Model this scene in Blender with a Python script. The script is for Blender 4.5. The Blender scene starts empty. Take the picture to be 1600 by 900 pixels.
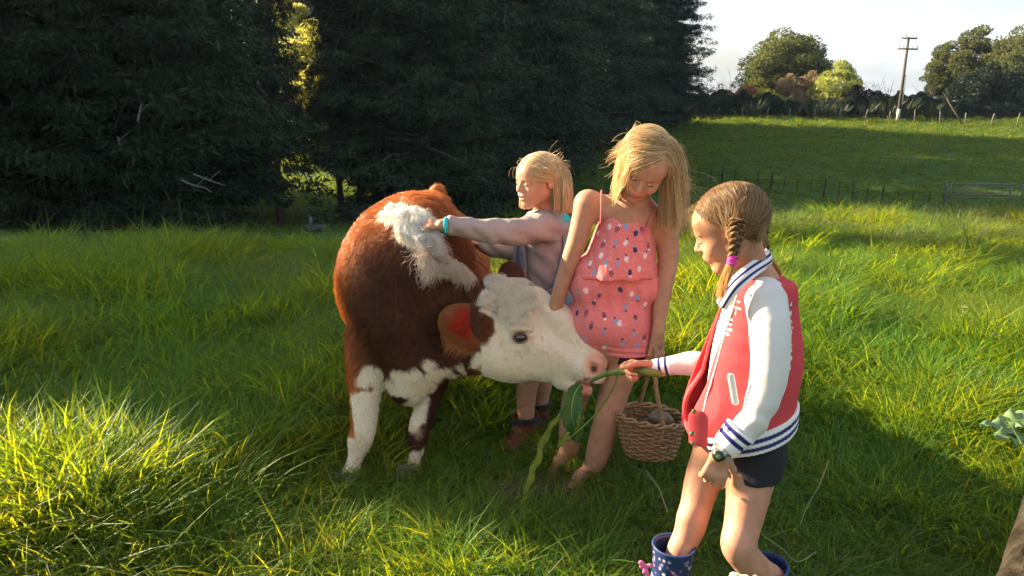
import bpy, math, random, os
import numpy as np
from math import radians, sin, cos, pi
random.seed(7); RNG = np.random.default_rng(7)
sc = bpy.context.scene
COL = sc.collection

# ------------------------------------------------------------------ camera, sky, sun, exposure
F = 1232.0; CAMH = 1.5; PITCH = math.atan(320/F)
cam = bpy.data.cameras.new('camera'); cam_o = bpy.data.objects.new('camera', cam); COL.objects.link(cam_o)
cam.sensor_width = 36; cam.lens = 36*F/1600; cam.clip_start = .05; cam.clip_end = 3000
cam_o.location = (0, 0, CAMH); cam_o.rotation_euler = (pi/2 - PITCH, 0, 0)
sc.camera = cam_o
SUN_AZ = radians(66)      # left of straight ahead
SUN_EL = radians(22)
SUNV = np.array([-sin(SUN_AZ)*cos(SUN_EL), cos(SUN_AZ)*cos(SUN_EL), sin(SUN_EL)])
world = bpy.data.worlds.new('World'); sc.world = world; world.use_nodes = True
nt = world.node_tree; N = nt.nodes; Lk = nt.links
bg = N['Background']; bg.inputs['Strength'].default_value = 0.05
sky = N.new('ShaderNodeTexSky'); sky.sky_type = 'NISHITA'; sky.sun_disc = False
sky.sun_elevation = SUN_EL; sky.sun_rotation = -SUN_AZ; sky.dust_density = 2.0; sky.air_density = 1.0
tc = N.new('ShaderNodeTexCoord')
mp = N.new('ShaderNodeMapping'); mp.inputs['Scale'].default_value = (1.2, 1.2, 5.5)
nz = N.new('ShaderNodeTexNoise'); nz.inputs['Scale'].default_value = 1.9; nz.inputs['Detail'].default_value = 6; nz.inputs['Roughness'].default_value = .55
cr = N.new('ShaderNodeValToRGB'); cr.color_ramp.elements[0].position = .36; cr.color_ramp.elements[1].position = .66
cr.color_ramp.elements[0].color = (.15, .15, .15, 1); cr.color_ramp.elements[1].color = (.9, .9, .9, 1)
mx = N.new('ShaderNodeMix'); mx.data_type = 'RGBA'
mx.inputs['B'].default_value = (5.0, 5.3, 5.75, 1)
Lk.new(tc.outputs['Generated'], mp.inputs[0]); Lk.new(mp.outputs[0], nz.inputs['Vector']); Lk.new(nz.outputs['Fac'], cr.inputs[0])
Lk.new(cr.outputs['Color'], mx.inputs['Factor']); Lk.new(sky.outputs[0], mx.inputs['A']); Lk.new(mx.outputs['Result'], bg.inputs['Color'])
sun = bpy.data.lights.new('sun', 'SUN'); sun.energy = 5.0; sun.angle = radians(.55); sun.color = (1, .80, .54)
sun_o = bpy.data.objects.new('sun', sun); COL.objects.link(sun_o)
from mathutils import Vector, Matrix
sun_o.rotation_euler = Vector(SUNV).to_track_quat('Z', 'Y').to_euler(); sun_o.location = (-20, 12, 20)
sc.view_settings.view_transform = 'Standard'; sc.view_settings.look = 'None'
sc.view_settings.exposure = 2.3; sc.view_settings.gamma = 1; sc.view_settings.use_curve_mapping = False
sc.cycles.max_bounces = 5; sc.cycles.diffuse_bounces = 2; sc.cycles.glossy_bounces = 3
sc.cycles.transmission_bounces = 4; sc.cycles.transparent_max_bounces = 8
sc.cycles.use_denoising = True; sc.cycles.use_adaptive_sampling = True; sc.cycles.adaptive_threshold = .028
sc.cycles.sample_clamp_indirect = 6
sc.render.use_persistent_data = False

# ------------------------------------------------------------------ geometry of the view (real positions from sight lines)
CP, SP = cos(PITCH), sin(PITCH)
def P(px, py, Y):
    """world point on the sight line through (px,py) at distance Y ahead"""
    u = (px-800)/F; v = (450-py)/F
    t = Y/(CP + SP*v)
    return np.array([u*t, Y, CAMH + t*(-SP + CP*v)])
def S(p):                                    # metres per pixel there
    return ((p[1])*CP + (CAMH-p[2])*SP)/F
def nrm(v):
    v = np.asarray(v, float); return v/(np.linalg.norm(v, axis=-1, keepdims=True)+1e-12)

# ------------------------------------------------------------------ noise
def _h(i, j, k):
    n = (i*374761393 + j*668265263 + k*2147483647*3 + 1442695041) & 0xffffffff
    n = ((n ^ (n >> 13))*1274126177) & 0xffffffff
    return ((n ^ (n >> 16)) & 0xffff)/65535.0
def vnoise(p, s=1.0, seed=0):
    q = np.asarray(p, float)*s + seed*17.31
    i = np.floor(q).astype(np.int64); f = q-i; f = f*f*(3-2*f)
    r = 0
    for a in (0, 1):
        for b in (0, 1):
            for c in (0, 1):
                w = (f[..., 0] if a else 1-f[..., 0])*(f[..., 1] if b else 1-f[..., 1])*(f[..., 2] if c else 1-f[..., 2])
                r = r + w*_h(i[..., 0]+a, i[..., 1]+b, i[..., 2]+c)
    return r*2-1
def fbm(p, s=1.0, seed=0, o=3):
    r = 0; a = 1; t = 0
    for k in range(o):
        r = r + a*vnoise(p, s*2**k, seed+k); t += a; a *= .5
    return r/t
def sstep(a, b, x):
    t = np.clip((x-a)/(b-a), 0, 1); return t*t*(3-2*t)

# ------------------------------------------------------------------ scene bookkeeping
def link(o, parent=None):
    COL.objects.link(o)
    if parent is not None: o.parent = parent
    return o
def tag(o, label=None, cat=None, group=None, kind=None):
    if label: o['label'] = label
    if cat: o['category'] = cat
    if group: o['group'] = group
    if kind: o['kind'] = kind
    return o
def empty(name, loc=(0, 0, 0), rz=0):
    o = bpy.data.objects.new(name, None); o.location = loc; o.rotation_euler = (0, 0, rz); return link(o)
def keep(o, base):                            # parent created in world coordinates to an empty at base
    o.location = -Vector(base); return o
def mesh_obj(name, V, Fc, mat=None, parent=None, col=None, smooth=True, base=None):
    me = bpy.data.meshes.new(name)
    V = np.asarray(V, np.float32).reshape(-1, 3)
    if isinstance(Fc, np.ndarray):
        n = Fc.shape[1]; nf = len(Fc)
        me.vertices.add(len(V)); me.vertices.foreach_set('co', V.ravel())
        me.loops.add(nf*n); me.loops.foreach_set('vertex_index', Fc.astype(np.int32).ravel())
        me.polygons.add(nf); me.polygons.foreach_set('loop_start', np.arange(0, nf*n, n, dtype=np.int32))
        me.update(calc_edges=True)
    else:
        me.from_pydata(V.tolist(), [], Fc); me.update()
    if smooth: me.polygons.foreach_set('use_smooth', np.ones(len(me.polygons), bool))
    if col is not None:
        c = np.ones((len(V), 4), np.float32); c[:, :3] = col
        a = me.color_attributes.new('Col', 'FLOAT_COLOR', 'POINT'); a.data.foreach_set('color', c.ravel())
    if mat: me.materials.append(mat)
    o = bpy.data.objects.new(name, me); link(o, parent)
    if base is not None: keep(o, base)
    return o

# ------------------------------------------------------------------ materials
def material(name, col=None, attr=None, rough=.7, spec=.3, bump=None, var=.0, varscale=20, transl=0, sss=0, sheen=0, metal=0,
             noisecol=None, nscale=10, nstretch=(1, 1, 1), coat=0, objvar=0):
    m = bpy.data.materials.new(name); m.use_nodes = True
    n = m.node_tree.nodes; l = m.node_tree.links; b = n['Principled BSDF']
    b.inputs['Roughness'].default_value = rough; b.inputs['Specular IOR Level'].default_value = spec
    b.inputs['Metallic'].default_value = metal; b.inputs['Coat Weight'].default_value = coat
    if sheen: b.inputs['Sheen Weight'].default_value = sheen
    if attr:
        a = n.new('ShaderNodeAttribute'); a.attribute_name = attr; out = a.outputs['Color']
    else:
        a = n.new('ShaderNodeRGB'); a.outputs[0].default_value = (*col, 1); out = a.outputs[0]
    tc = n.new('ShaderNodeTexCoord'); mp = n.new('ShaderNodeMapping'); mp.inputs['Scale'].default_value = nstretch
    l.new(tc.outputs['Object'], mp.inputs[0])
    if noisecol is not None:
        z = n.new('ShaderNodeTexNoise'); z.inputs['Scale'].default_value = nscale; z.inputs['Detail'].default_value = 6
        l.new(mp.outputs[0], z.inputs['Vector'])
        r = n.new('ShaderNodeValToRGB'); r.color_ramp.elements[0].position = .38; r.color_ramp.elements[1].position = .62
        l.new(z.outputs['Fac'], r.inputs[0])
        x = n.new('ShaderNodeMix'); x.data_type = 'RGBA'; l.new(r.outputs['Color'], x.inputs['Factor'])
        l.new(out, x.inputs['A']); x.inputs['B'].default_value = (*noisecol, 1); out = x.outputs['Result']
    if var:
        z = n.new('ShaderNodeTexNoise'); z.inputs['Scale'].default_value = varscale; z.inputs['Detail'].default_value = 5
        l.new(mp.outputs[0], z.inputs['Vector'])
        mr = n.new('ShaderNodeMapRange'); mr.inputs['From Min'].default_value = .3; mr.inputs['From Max'].default_value = .7
        mr.inputs['To Min'].default_value = 1-var; mr.inputs['To Max'].default_value = 1+var
        l.new(z.outputs['Fac'], mr.inputs['Value'])
        x = n.new('ShaderNodeVectorMath'); x.operation = 'SCALE'; l.new(out, x.inputs[0]); l.new(mr.outputs[0], x.inputs['Scale']); out = x.outputs[0]
    if objvar:
        oi = n.new('ShaderNodeObjectInfo'); mr = n.new('ShaderNodeMapRange')
        mr.inputs['To Min'].default_value = 1-objvar; mr.inputs['To Max'].default_value = 1+objvar
        l.new(oi.outputs['Random'], mr.inputs['Value'])
        x = n.new('ShaderNodeVectorMath'); x.operation = 'SCALE'; l.new(out, x.inputs[0]); l.new(mr.outputs[0], x.inputs['Scale']); out = x.outputs[0]
    l.new(out, b.inputs['Base Color'])
    if bump:
        bs, bd, bst = bump
        z = n.new('ShaderNodeTexNoise'); z.inputs['Scale'].default_value = bs; z.inputs['Detail'].default_value = 8
        l.new(mp.outputs[0], z.inputs['Vector'])
        bm = n.new('ShaderNodeBump'); bm.inputs['Distance'].default_value = bd; bm.inputs['Strength'].default_value = bst
        l.new(z.outputs['Fac'], bm.inputs['Height']); l.new(bm.outputs[0], b.inputs['Normal'])
    if sss:
        b.inputs['Subsurface Weight'].default_value = sss
        b.inputs['Subsurface Radius'].default_value = (1, .35, .18); b.inputs['Subsurface Scale'].default_value = .008
    if transl:
        t = n.new('ShaderNodeBsdfTranslucent'); l.new(out, t.inputs['Color'])
        ms = n.new('ShaderNodeMixShader'); ms.inputs[0].default_value = transl
        l.new(b.outputs[0], ms.inputs[1]); l.new(t.outputs[0], ms.inputs[2])
        l.new(ms.outputs[0], n['Material Output'].inputs['Surface'])
    return m
def hair_material(name, rough=.45, attr='tint', transl=.42, spec=.35):
    m = bpy.data.materials.new(name); m.use_nodes = True
    n = m.node_tree.nodes; l = m.node_tree.links; b = n['Principled BSDF']
    a = n.new('ShaderNodeAttribute'); a.attribute_name = attr
    l.new(a.outputs['Color'], b.inputs['Base Color']); b.inputs['Roughness'].default_value = rough; b.inputs['Specular IOR Level'].default_value = spec
    t = n.new('ShaderNodeBsdfTranslucent'); l.new(a.outputs['Color'], t.inputs['Color'])
    ms = n.new('ShaderNodeMixShader'); ms.inputs[0].default_value = transl
    l.new(b.outputs[0], ms.inputs[1]); l.new(t.outputs[0], ms.inputs[2]); l.new(ms.outputs[0], n['Material Output'].inputs['Surface'])
    return m
def hair_obj(name, paths, mat, r0=.0005, r1=.0001, tint=(.5, .3, .1), parent=None, base=None):
    """paths (N,K,3)"""
    n, k, _ = paths.shape
    cu = bpy.data.hair_curves.new(name); cu.add_curves([k]*n)
    cu.attributes['position'].data.foreach_set('vector', np.ascontiguousarray(paths, dtype=np.float32).ravel())
    ra = cu.attributes.get('radius') or cu.attributes.new('radius', 'FLOAT', 'POINT')
    t = np.linspace(0, 1, k)
    rr = np.broadcast_to(np.asarray(r0).reshape(-1, 1), (n, 1))*(1-t)[None, :] + r1*t[None, :]
    ra.data.foreach_set('value', np.ascontiguousarray(rr, dtype=np.float32).ravel())
    c = np.ones((n, 4), np.float32); c[:, :3] = tint
    a = cu.attributes.new('tint', 'FLOAT_COLOR', 'CURVE'); a.data.foreach_set('color', c.ravel())
    cu.materials.append(mat)
    o = bpy.data.objects.new(name, cu); link(o, parent)
    if base is not None: keep(o, base)
    return o

# ------------------------------------------------------------------ clay: implicit surfaces meshed with surface nets
class Clay:
    def __init__(s, h):
        s.h = h; s.ops = []
    def cone(s, a, b, ra, rb, k=.02, flat=None, sub=False, grow=0):
        s.ops.append(('c', np.asarray(a, float), np.asarray(b, float), ra, rb, k, flat, sub)); return s
    def ball(s, c, r, k=.02, sub=False):
        return s.cone(c, np.asarray(c, float)+1e-6, r, r, k, None, sub)
    def chain(s, pts, rs, k=.02, flat=None, sub=False):
        pts = np.asarray(pts, float); rs = np.asarray(rs, float)
        if len(pts) > 2:
            q = spline(np.concatenate([pts, rs[:, None]], 1), (len(pts)-1)*4+1); pts, rs = q[:, :3], q[:, 3]
        s.ops.append(('l', pts, rs, k, flat, sub)); return s
    def ell(s, c, r, M=None, k=.02, sub=False):
        s.ops.append(('e', np.asarray(c, float), np.asarray(r, float), np.eye(3) if M is None else np.asarray(M, float), k, sub)); return s
    def plane(s, p, n, k=.0):                  # keep the side where (x-p).n < 0
        s.ops.append(('p', np.asarray(p, float), nrm(n), k)); return s
    def box_cut(s, c, half, M, k=.004):        # remove an oriented box
        s.ops.append(('b', np.asarray(c, float), np.asarray(half, float), np.asarray(M, float), k)); return s
    def shell(s, t):                           # hollow out: keep the t-thick skin
        s.ops.append(('h', t)); return s
    def extend(s, ops, grow=0, sub=False, only_add=True):
        for o in ops:
            if o[0] == 'c' and not o[7]: s.ops.append(('c', o[1], o[2], o[3]+grow, o[4]+grow, o[5], o[6], sub))
            elif o[0] == 'e' and not o[5]: s.ops.append(('e', o[1], o[2]+grow, o[3], o[4], sub))
            elif o[0] == 'l' and not o[5]: s.ops.append(('l', o[1], o[2]+grow, o[3], o[4], sub))
        return s
    def bounds(s):
        lo = np.full(3, 1e9); hi = -lo
        for o in s.ops:
            if o[0] == 'c' and not o[7]:
                r = max(o[3], o[4]); lo = np.minimum(lo, np.minimum(o[1], o[2])-r); hi = np.maximum(hi, np.maximum(o[1], o[2])+r)
            if o[0] == 'l' and not o[5]:
                lo = np.minimum(lo, (o[1]-o[2][:, None]).min(0)); hi = np.maximum(hi, (o[1]+o[2][:, None]).max(0))
            if o[0] == 'e' and not o[5]:
                r = np.abs(o[3].T*1.0) @ o[2]; r = np.minimum(r, o[2].max()); lo = np.minimum(lo, o[1]-r); hi = np.maximum(hi, o[1]+r)
        return lo, hi
    def field(s):
        lo, hi = s.bounds(); h = s.h; lo = lo-4*h-.01; hi = hi+4*h+.01
        n = np.ceil((hi-lo)/h).astype(int)+1
        ax = [lo[i]+np.arange(n[i])*h for i in range(3)]
        f = np.full(n, .2, np.float32)
        for o in s.ops:
            if o[0] in 'cel':
                if o[0] == 'l':
                    r = o[2][:, None]; a = (o[1]-r).min(0); b = (o[1]+r).max(0); k = o[3]
                elif o[0] == 'c':
                    r = max(o[3], o[4]); a = np.minimum(o[1], o[2])-r; b = np.maximum(o[1], o[2])+r; k = o[5]
                else:
                    r = o[2].max(); a = o[1]-r; b = o[1]+r; k = o[4]
                m = k+3*h+.012
                i0 = np.clip(((a-m-lo)/h).astype(int), 0, n); i1 = np.clip(((b+m-lo)/h).astype(int)+2, 0, n)
            else:
                i0 = np.zeros(3, int); i1 = n
            if (i1 <= i0).any(): continue
            sl = tuple(slice(i0[q], i1[q]) for q in range(3))
            X = ax[0][sl[0]][:, None, None].astype(np.float32); Yy = ax[1][sl[1]][None, :, None].astype(np.float32); Z = ax[2][sl[2]][None, None, :].astype(np.float32)
            cur = f[sl]
            if o[0] == 'l':
                _, pp, rr, k, flat, sub = o; d = np.full(cur.shape, .2, np.float32)
                for i in range(len(pp)-1):
                    A, B, ra, rb = pp[i], pp[i+1], rr[i], rr[i+1]; R_ = max(ra, rb)+m
                    j0 = np.clip(((np.minimum(A, B)-R_-lo)/h).astype(int)-i0, 0, i1-i0); j1 = np.clip(((np.maximum(A, B)+R_-lo)/h).astype(int)+2-i0, 0, i1-i0)
                    if (j1 <= j0).any(): continue
                    dx, dy, dz = X[j0[0]:j1[0]]-A[0], Yy[:, j0[1]:j1[1]]-A[1], Z[:, :, j0[2]:j1[2]]-A[2]; e = B-A; sc_ = 1.0
                    if flat is not None:
                        nn, s_ = nrm(flat[0]), flat[1]; w = (dx*nn[0]+dy*nn[1]+dz*nn[2])*(s_-1)
                        dx = dx+w*nn[0]; dy = dy+w*nn[1]; dz = dz+w*nn[2]; e = e+(s_-1)*np.dot(e, nn)*nn; sc_ = 2/(1+s_) if s_ > 1 else 1.0
                    t = np.clip((dx*e[0]+dy*e[1]+dz*e[2])/max(np.dot(e, e), 1e-12), 0, 1)
                    g = (np.sqrt((dx-t*e[0])**2+(dy-t*e[1])**2+(dz-t*e[2])**2)-(ra+(rb-ra)*t))*sc_
                    v_ = d[j0[0]:j1[0], j0[1]:j1[1], j0[2]:j1[2]]; np.minimum(v_, g, out=v_)
            elif o[0] == 'c':
                _, A, B, ra, rb, k, flat, sub = o
                dx, dy, dz = X-A[0], Yy-A[1], Z-A[2]; e = B-A
                sc_ = 1.0
                if flat is not None:
                    nn, s_ = nrm(flat[0]), flat[1]
                    w = (dx*nn[0]+dy*nn[1]+dz*nn[2])*(s_-1)
                    dx = dx+w*nn[0]; dy = dy+w*nn[1]; dz = dz+w*nn[2]; e = e+(s_-1)*np.dot(e, nn)*nn
                    sc_ = 2/(1+s_) if s_ > 1 else 1.0
                t = np.clip((dx*e[0]+dy*e[1]+dz*e[2])/max(np.dot(e, e), 1e-12), 0, 1)
                d = (np.sqrt((dx-t*e[0])**2+(dy-t*e[1])**2+(dz-t*e[2])**2)-(ra+(rb-ra)*t))*sc_
            elif o[0] == 'e':
                _, c, r, M, k, sub = o
                dx, dy, dz = X-c[0], Yy-c[1], Z-c[2]
                q = [(dx*M[i][0]+dy*M[i][1]+dz*M[i][2]) for i in range(3)]   # rows of M = local axes
                k0 = np.sqrt((q[0]/r[0])**2+(q[1]/r[1])**2+(q[2]/r[2])**2)+1e-6
                k1 = np.sqrt((q[0]/r[0]**2)**2+(q[1]/r[1]**2)**2+(q[2]/r[2]**2)**2)+1e-6
                d = k0*(k0-1)/k1
            elif o[0] == 'p':
                d = (X-o[1][0])*o[2][0]+(Yy-o[1][1])*o[2][1]+(Z-o[1][2])*o[2][2]; k = max(o[3], 1e-5)
                hh = np.maximum(k-np.abs(cur-d), 0)/k; f[sl] = np.maximum(cur, d)+hh*hh*k/4; continue
            elif o[0] == 'b':
                _, c, hf, M, k = o
                dx, dy, dz = X-c[0], Yy-c[1], Z-c[2]
                q = [np.abs(dx*M[i][0]+dy*M[i][1]+dz*M[i][2])-hf[i] for i in range(3)]
                d = np.maximum(np.maximum(q[0], q[1]), q[2]); sub = True
            elif o[0] == 'h':
                f[sl] = np.maximum(cur, -(cur+o[1])); continue
            k = max(k, 1e-5)
            if sub:
                d = -d; hh = np.maximum(k-np.abs(cur-d), 0)/k; f[sl] = np.maximum(cur, d)+hh*hh*k/4
            else:
                hh = np.maximum(k-np.abs(cur-d), 0)/k; f[sl] = np.minimum(cur, d)-hh*hh*k/4
        return f, lo
    def mesh(s, smooth=2):
        f, lo = s.field(); h = s.h
        ins = f < 0
        n = np.array(f.shape)
        c = ins[:-1, :-1, :-1].astype(np.int8)
        for a in (0, 1):
            for b in (0, 1):
                for d in (0, 1):
                    if a+b+d: c += ins[a:n[0]-1+a, b:n[1]-1+b, d:n[2]-1+d]
        act = np.argwhere((c > 0) & (c < 8)); del c
        idx = np.full(n-1, -1, np.int32); idx[act[:, 0], act[:, 1], act[:, 2]] = np.arange(len(act))
        acc = np.zeros((len(act), 3)); cnt = np.zeros(len(act))
        for axis in range(3):
            o1, o2 = [q for q in range(3) if q != axis]
            for a in (0, 1):
                for b in (0, 1):
                    p0 = act.copy(); p0[:, o1] += a; p0[:, o2] += b; p1 = p0.copy(); p1[:, axis] += 1
                    v0 = f[p0[:, 0], p0[:, 1], p0[:, 2]]; v1 = f[p1[:, 0], p1[:, 1], p1[:, 2]]
                    m = (v0 < 0) != (v1 < 0)
                    t = np.where(m, v0/np.where(m, v0-v1, 1), 0)
                    q = p0.astype(float); q[:, axis] += t
                    acc[m] += q[m]; cnt[m] += 1
        V = lo + h*acc/cnt[:, None]
        faces = []
        for axis in range(3):
            o1, o2 = [(axis+1) % 3, (axis+2) % 3]
            s0 = [slice(None)]*3; s1 = [slice(None)]*3
            s0[axis] = slice(0, n[axis]-1); s1[axis] = slice(1, n[axis])
            A = ins[tuple(s0)]; B = ins[tuple(s1)]
            e = np.argwhere(A != B)
            ok = (e[:, o1] > 0) & (e[:, o2] > 0) & (e[:, o1] < n[o1]-1) & (e[:, o2] < n[o2]-1); e = e[ok]
            flip = A[e[:, 0], e[:, 1], e[:, 2]]
            q = []
            for (da, db) in ((-1, -1), (0, -1), (0, 0), (-1, 0)):
                g = e.copy(); g[:, o1] += da; g[:, o2] += db; q.append(idx[g[:, 0], g[:, 1], g[:, 2]])
            q = np.stack(q, 1); q[~flip] = q[~flip][:, ::-1]
            faces.append(q)
        Fq = np.concatenate(faces); Fq = Fq[(Fq >= 0).all(1)]
        for _ in range(smooth): V = relax(V, Fq, .5)
        return V, Fq
def relax(V, Fq, w=.5):
    n = len(V); a = np.zeros((n, 3)); c = np.zeros(n)
    for i in range(4):
        p, q = Fq[:, i], Fq[:, (i+1) % 4]
        for ax in range(3): a[:, ax] += np.bincount(p, V[q, ax], n)+np.bincount(q, V[p, ax], n)
        c += np.bincount(p, minlength=n)+np.bincount(q, minlength=n)
    return V*(1-w)+w*a/np.maximum(c, 1)[:, None]
def vnormals(V, Fq):
    fn = np.cross(V[Fq[:, 2]]-V[Fq[:, 0]], V[Fq[:, 3]]-V[Fq[:, 1]]); n = len(V); o = np.zeros((n, 3))
    for i in range(4):
        for ax in range(3): o[:, ax] += np.bincount(Fq[:, i], fn[:, ax], n)
    return nrm(o)
def scatter(V, Fq, n, keepfn=None, rng=RNG):
    a = V[Fq[:, 0]]; b = V[Fq[:, 1]]; c = V[Fq[:, 2]]; d = V[Fq[:, 3]]
    fn = np.cross(c-a, d-b); ar = np.linalg.norm(fn, axis=1); nn = nrm(fn)
    w = ar if keepfn is None else ar*keepfn((a+c)/2)
    w = w/w.sum(); i = rng.choice(len(Fq), n, p=w)
    u = rng.random((n, 1)); v = rng.random((n, 1))
    p = (a[i]*(1-u)+b[i]*u)*(1-v)+(d[i]*(1-u)+c[i]*u)*v
    return p, nn[i]
def hitter(V):
    # surface point nearest the camera on the sight line through a picture position
    d = V[:, 1]*CP+(CAMH-V[:, 2])*SP; u = V[:, 0]/d*F+800; v = 450-F*(V[:, 1]*SP*0+((V[:, 2]-CAMH)*CP+V[:, 1]*SP))/d
    def hit(px, py, r=4):
        k = np.hypot(u-px, v-py); m = k < r
        if not m.any(): return V[np.argmin(k)]
        i = np.where(m)[0]; return V[i[np.argmin(d[i])]]
    return hit
def paint(C, V, c, r, col, soft=.3, amt=1.0, scale=None):
    d = V-np.asarray(c)
    if scale is not None: d = d*np.asarray(scale)
    d = np.linalg.norm(d, axis=1)
    w = (amt*(1-sstep(r*(1-soft), r*(1+soft), d)))[:, None]
    C[:] = C*(1-w)+np.asarray(col)*w
def tube(pts, rs, n=8, closed=False, cap=True, flat=None):
    """swept tube -> V,F lists"""
    pts = np.asarray(pts, float); m = len(pts)
    rs = np.broadcast_to(np.asarray(rs, float), (m,))
    T = np.gradient(pts, axis=0)
    if closed: T = np.roll(pts, -1, 0)-np.roll(pts, 1, 0)
    T = nrm(T); up = np.array([0, 0, 1.0]) if abs(T[0][2]) < .9 else np.array([1.0, 0, 0])
    V = []; prev = None
    for i in range(m):
        a = np.cross(T[i], up) if prev is None else prev-np.dot(prev, T[i])*T[i]
        a = nrm(a); prev = a; b = np.cross(T[i], a)
        for j in range(n):
            w = 2*pi*j/n; V.append(pts[i]+rs[i]*(a*cos(w)+b*sin(w)*(1 if flat is None else flat)))
    Fs = []
    for i in range(m if closed else m-1):
        for j in range(n):
            i2 = (i+1) % m
            Fs.append((i*n+j, i*n+(j+1) % n, i2*n+(j+1) % n, i2*n+j))
    if cap and not closed:
        Fs.append(tuple(range(n))[::-1]); Fs.append(tuple((m-1)*n+j for j in range(n)))
    return V, Fs
class MB:
    def __init__(s): s.V = []; s.F = []
    def add(s, V, Fs):
        o = len(s.V); s.V += [tuple(v) for v in V]; s.F += [tuple(i+o for i in f) for f in Fs]; return s
    def tube(s, *a, **k): return s.add(*tube(*a, **k))
    def box(s, c, half, M=None):
        c = np.asarray(c, float); M = np.eye(3) if M is None else np.asarray(M, float)
        V = [c+M.T @ (np.array(half)*[x, y, z]) for x in (-1, 1) for y in (-1, 1) for z in (-1, 1)]
        return s.add(V, [(0, 1, 3, 2), (4, 6, 7, 5), (0, 4, 5, 1), (2, 3, 7, 6), (0, 2, 6, 4), (1, 5, 7, 3)])
    def build(s, name, mat, parent=None, smooth=True, base=None):
        return mesh_obj(name, np.array(s.V), s.F, mat, parent, smooth=smooth, base=base)
def frame_from(f, up):
    """rows: right, forward, up"""
    f = nrm(f); r = nrm(np.cross(f, up)); u = np.cross(r, f); return np.array([r, f, u])
def spline(pts, n):
    pts = np.asarray(pts, float); m = len(pts); t = np.linspace(0, m-1, n); i = np.clip(t.astype(int), 0, m-2); f = (t-i)[:, None]
    p0 = pts[np.clip(i-1, 0, m-1)]; p1 = pts[i]; p2 = pts[i+1]; p3 = pts[np.clip(i+2, 0, m-1)]
    return .5*((2*p1)+(-p0+p2)*f+(2*p0-5*p1+4*p2-p3)*f**2+(-p0+3*p1-3*p2+p3)*f**3)
SECT = 'ground,trees,hedge,grass,cow,people,props,haze'.split(',')
# ================================================================== the land
def crest(x): return 6.3+sstep(-1, 3.5, x)*2.0
def terrain(X, Y, fine=True):
    X = np.asarray(X, float); Y = np.asarray(Y, float)
    c = crest(X); d = np.maximum(Y-c, 0)
    z = -.170*d*sstep(0, 2.5, d)
    floor = -5.6+.25*sstep(20, 60, X)
    z = np.where(d > 2.5, -.17*d, z); z = floor+np.logaddexp(0, (z-floor)*3)/3           # soft landing in the valley
    hill = sstep(42, 62, Y)*.035*(np.minimum(Y, 105)-45)*.9+.035*np.clip(Y-48, 0, 55)*1.20
    z = z+hill*(1-.15*sstep(25, 60, X))-.06*np.clip(Y-104, 0, 1e9)*sstep(100, 125, Y)
    p3 = np.stack([X, Y, X*0], -1)
    z = z+.25*fbm(p3, .09, 5, 2)*sstep(12, 30, Y)+.10*fbm(p3, .5, 6, 2)*sstep(25, 45, Y)
    if fine: z = z+.045*fbm(p3, 1.3, 7, 2)*sstep(3.0, 4.6, Y+np.abs(X-.3)*.8)
    return z
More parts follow.
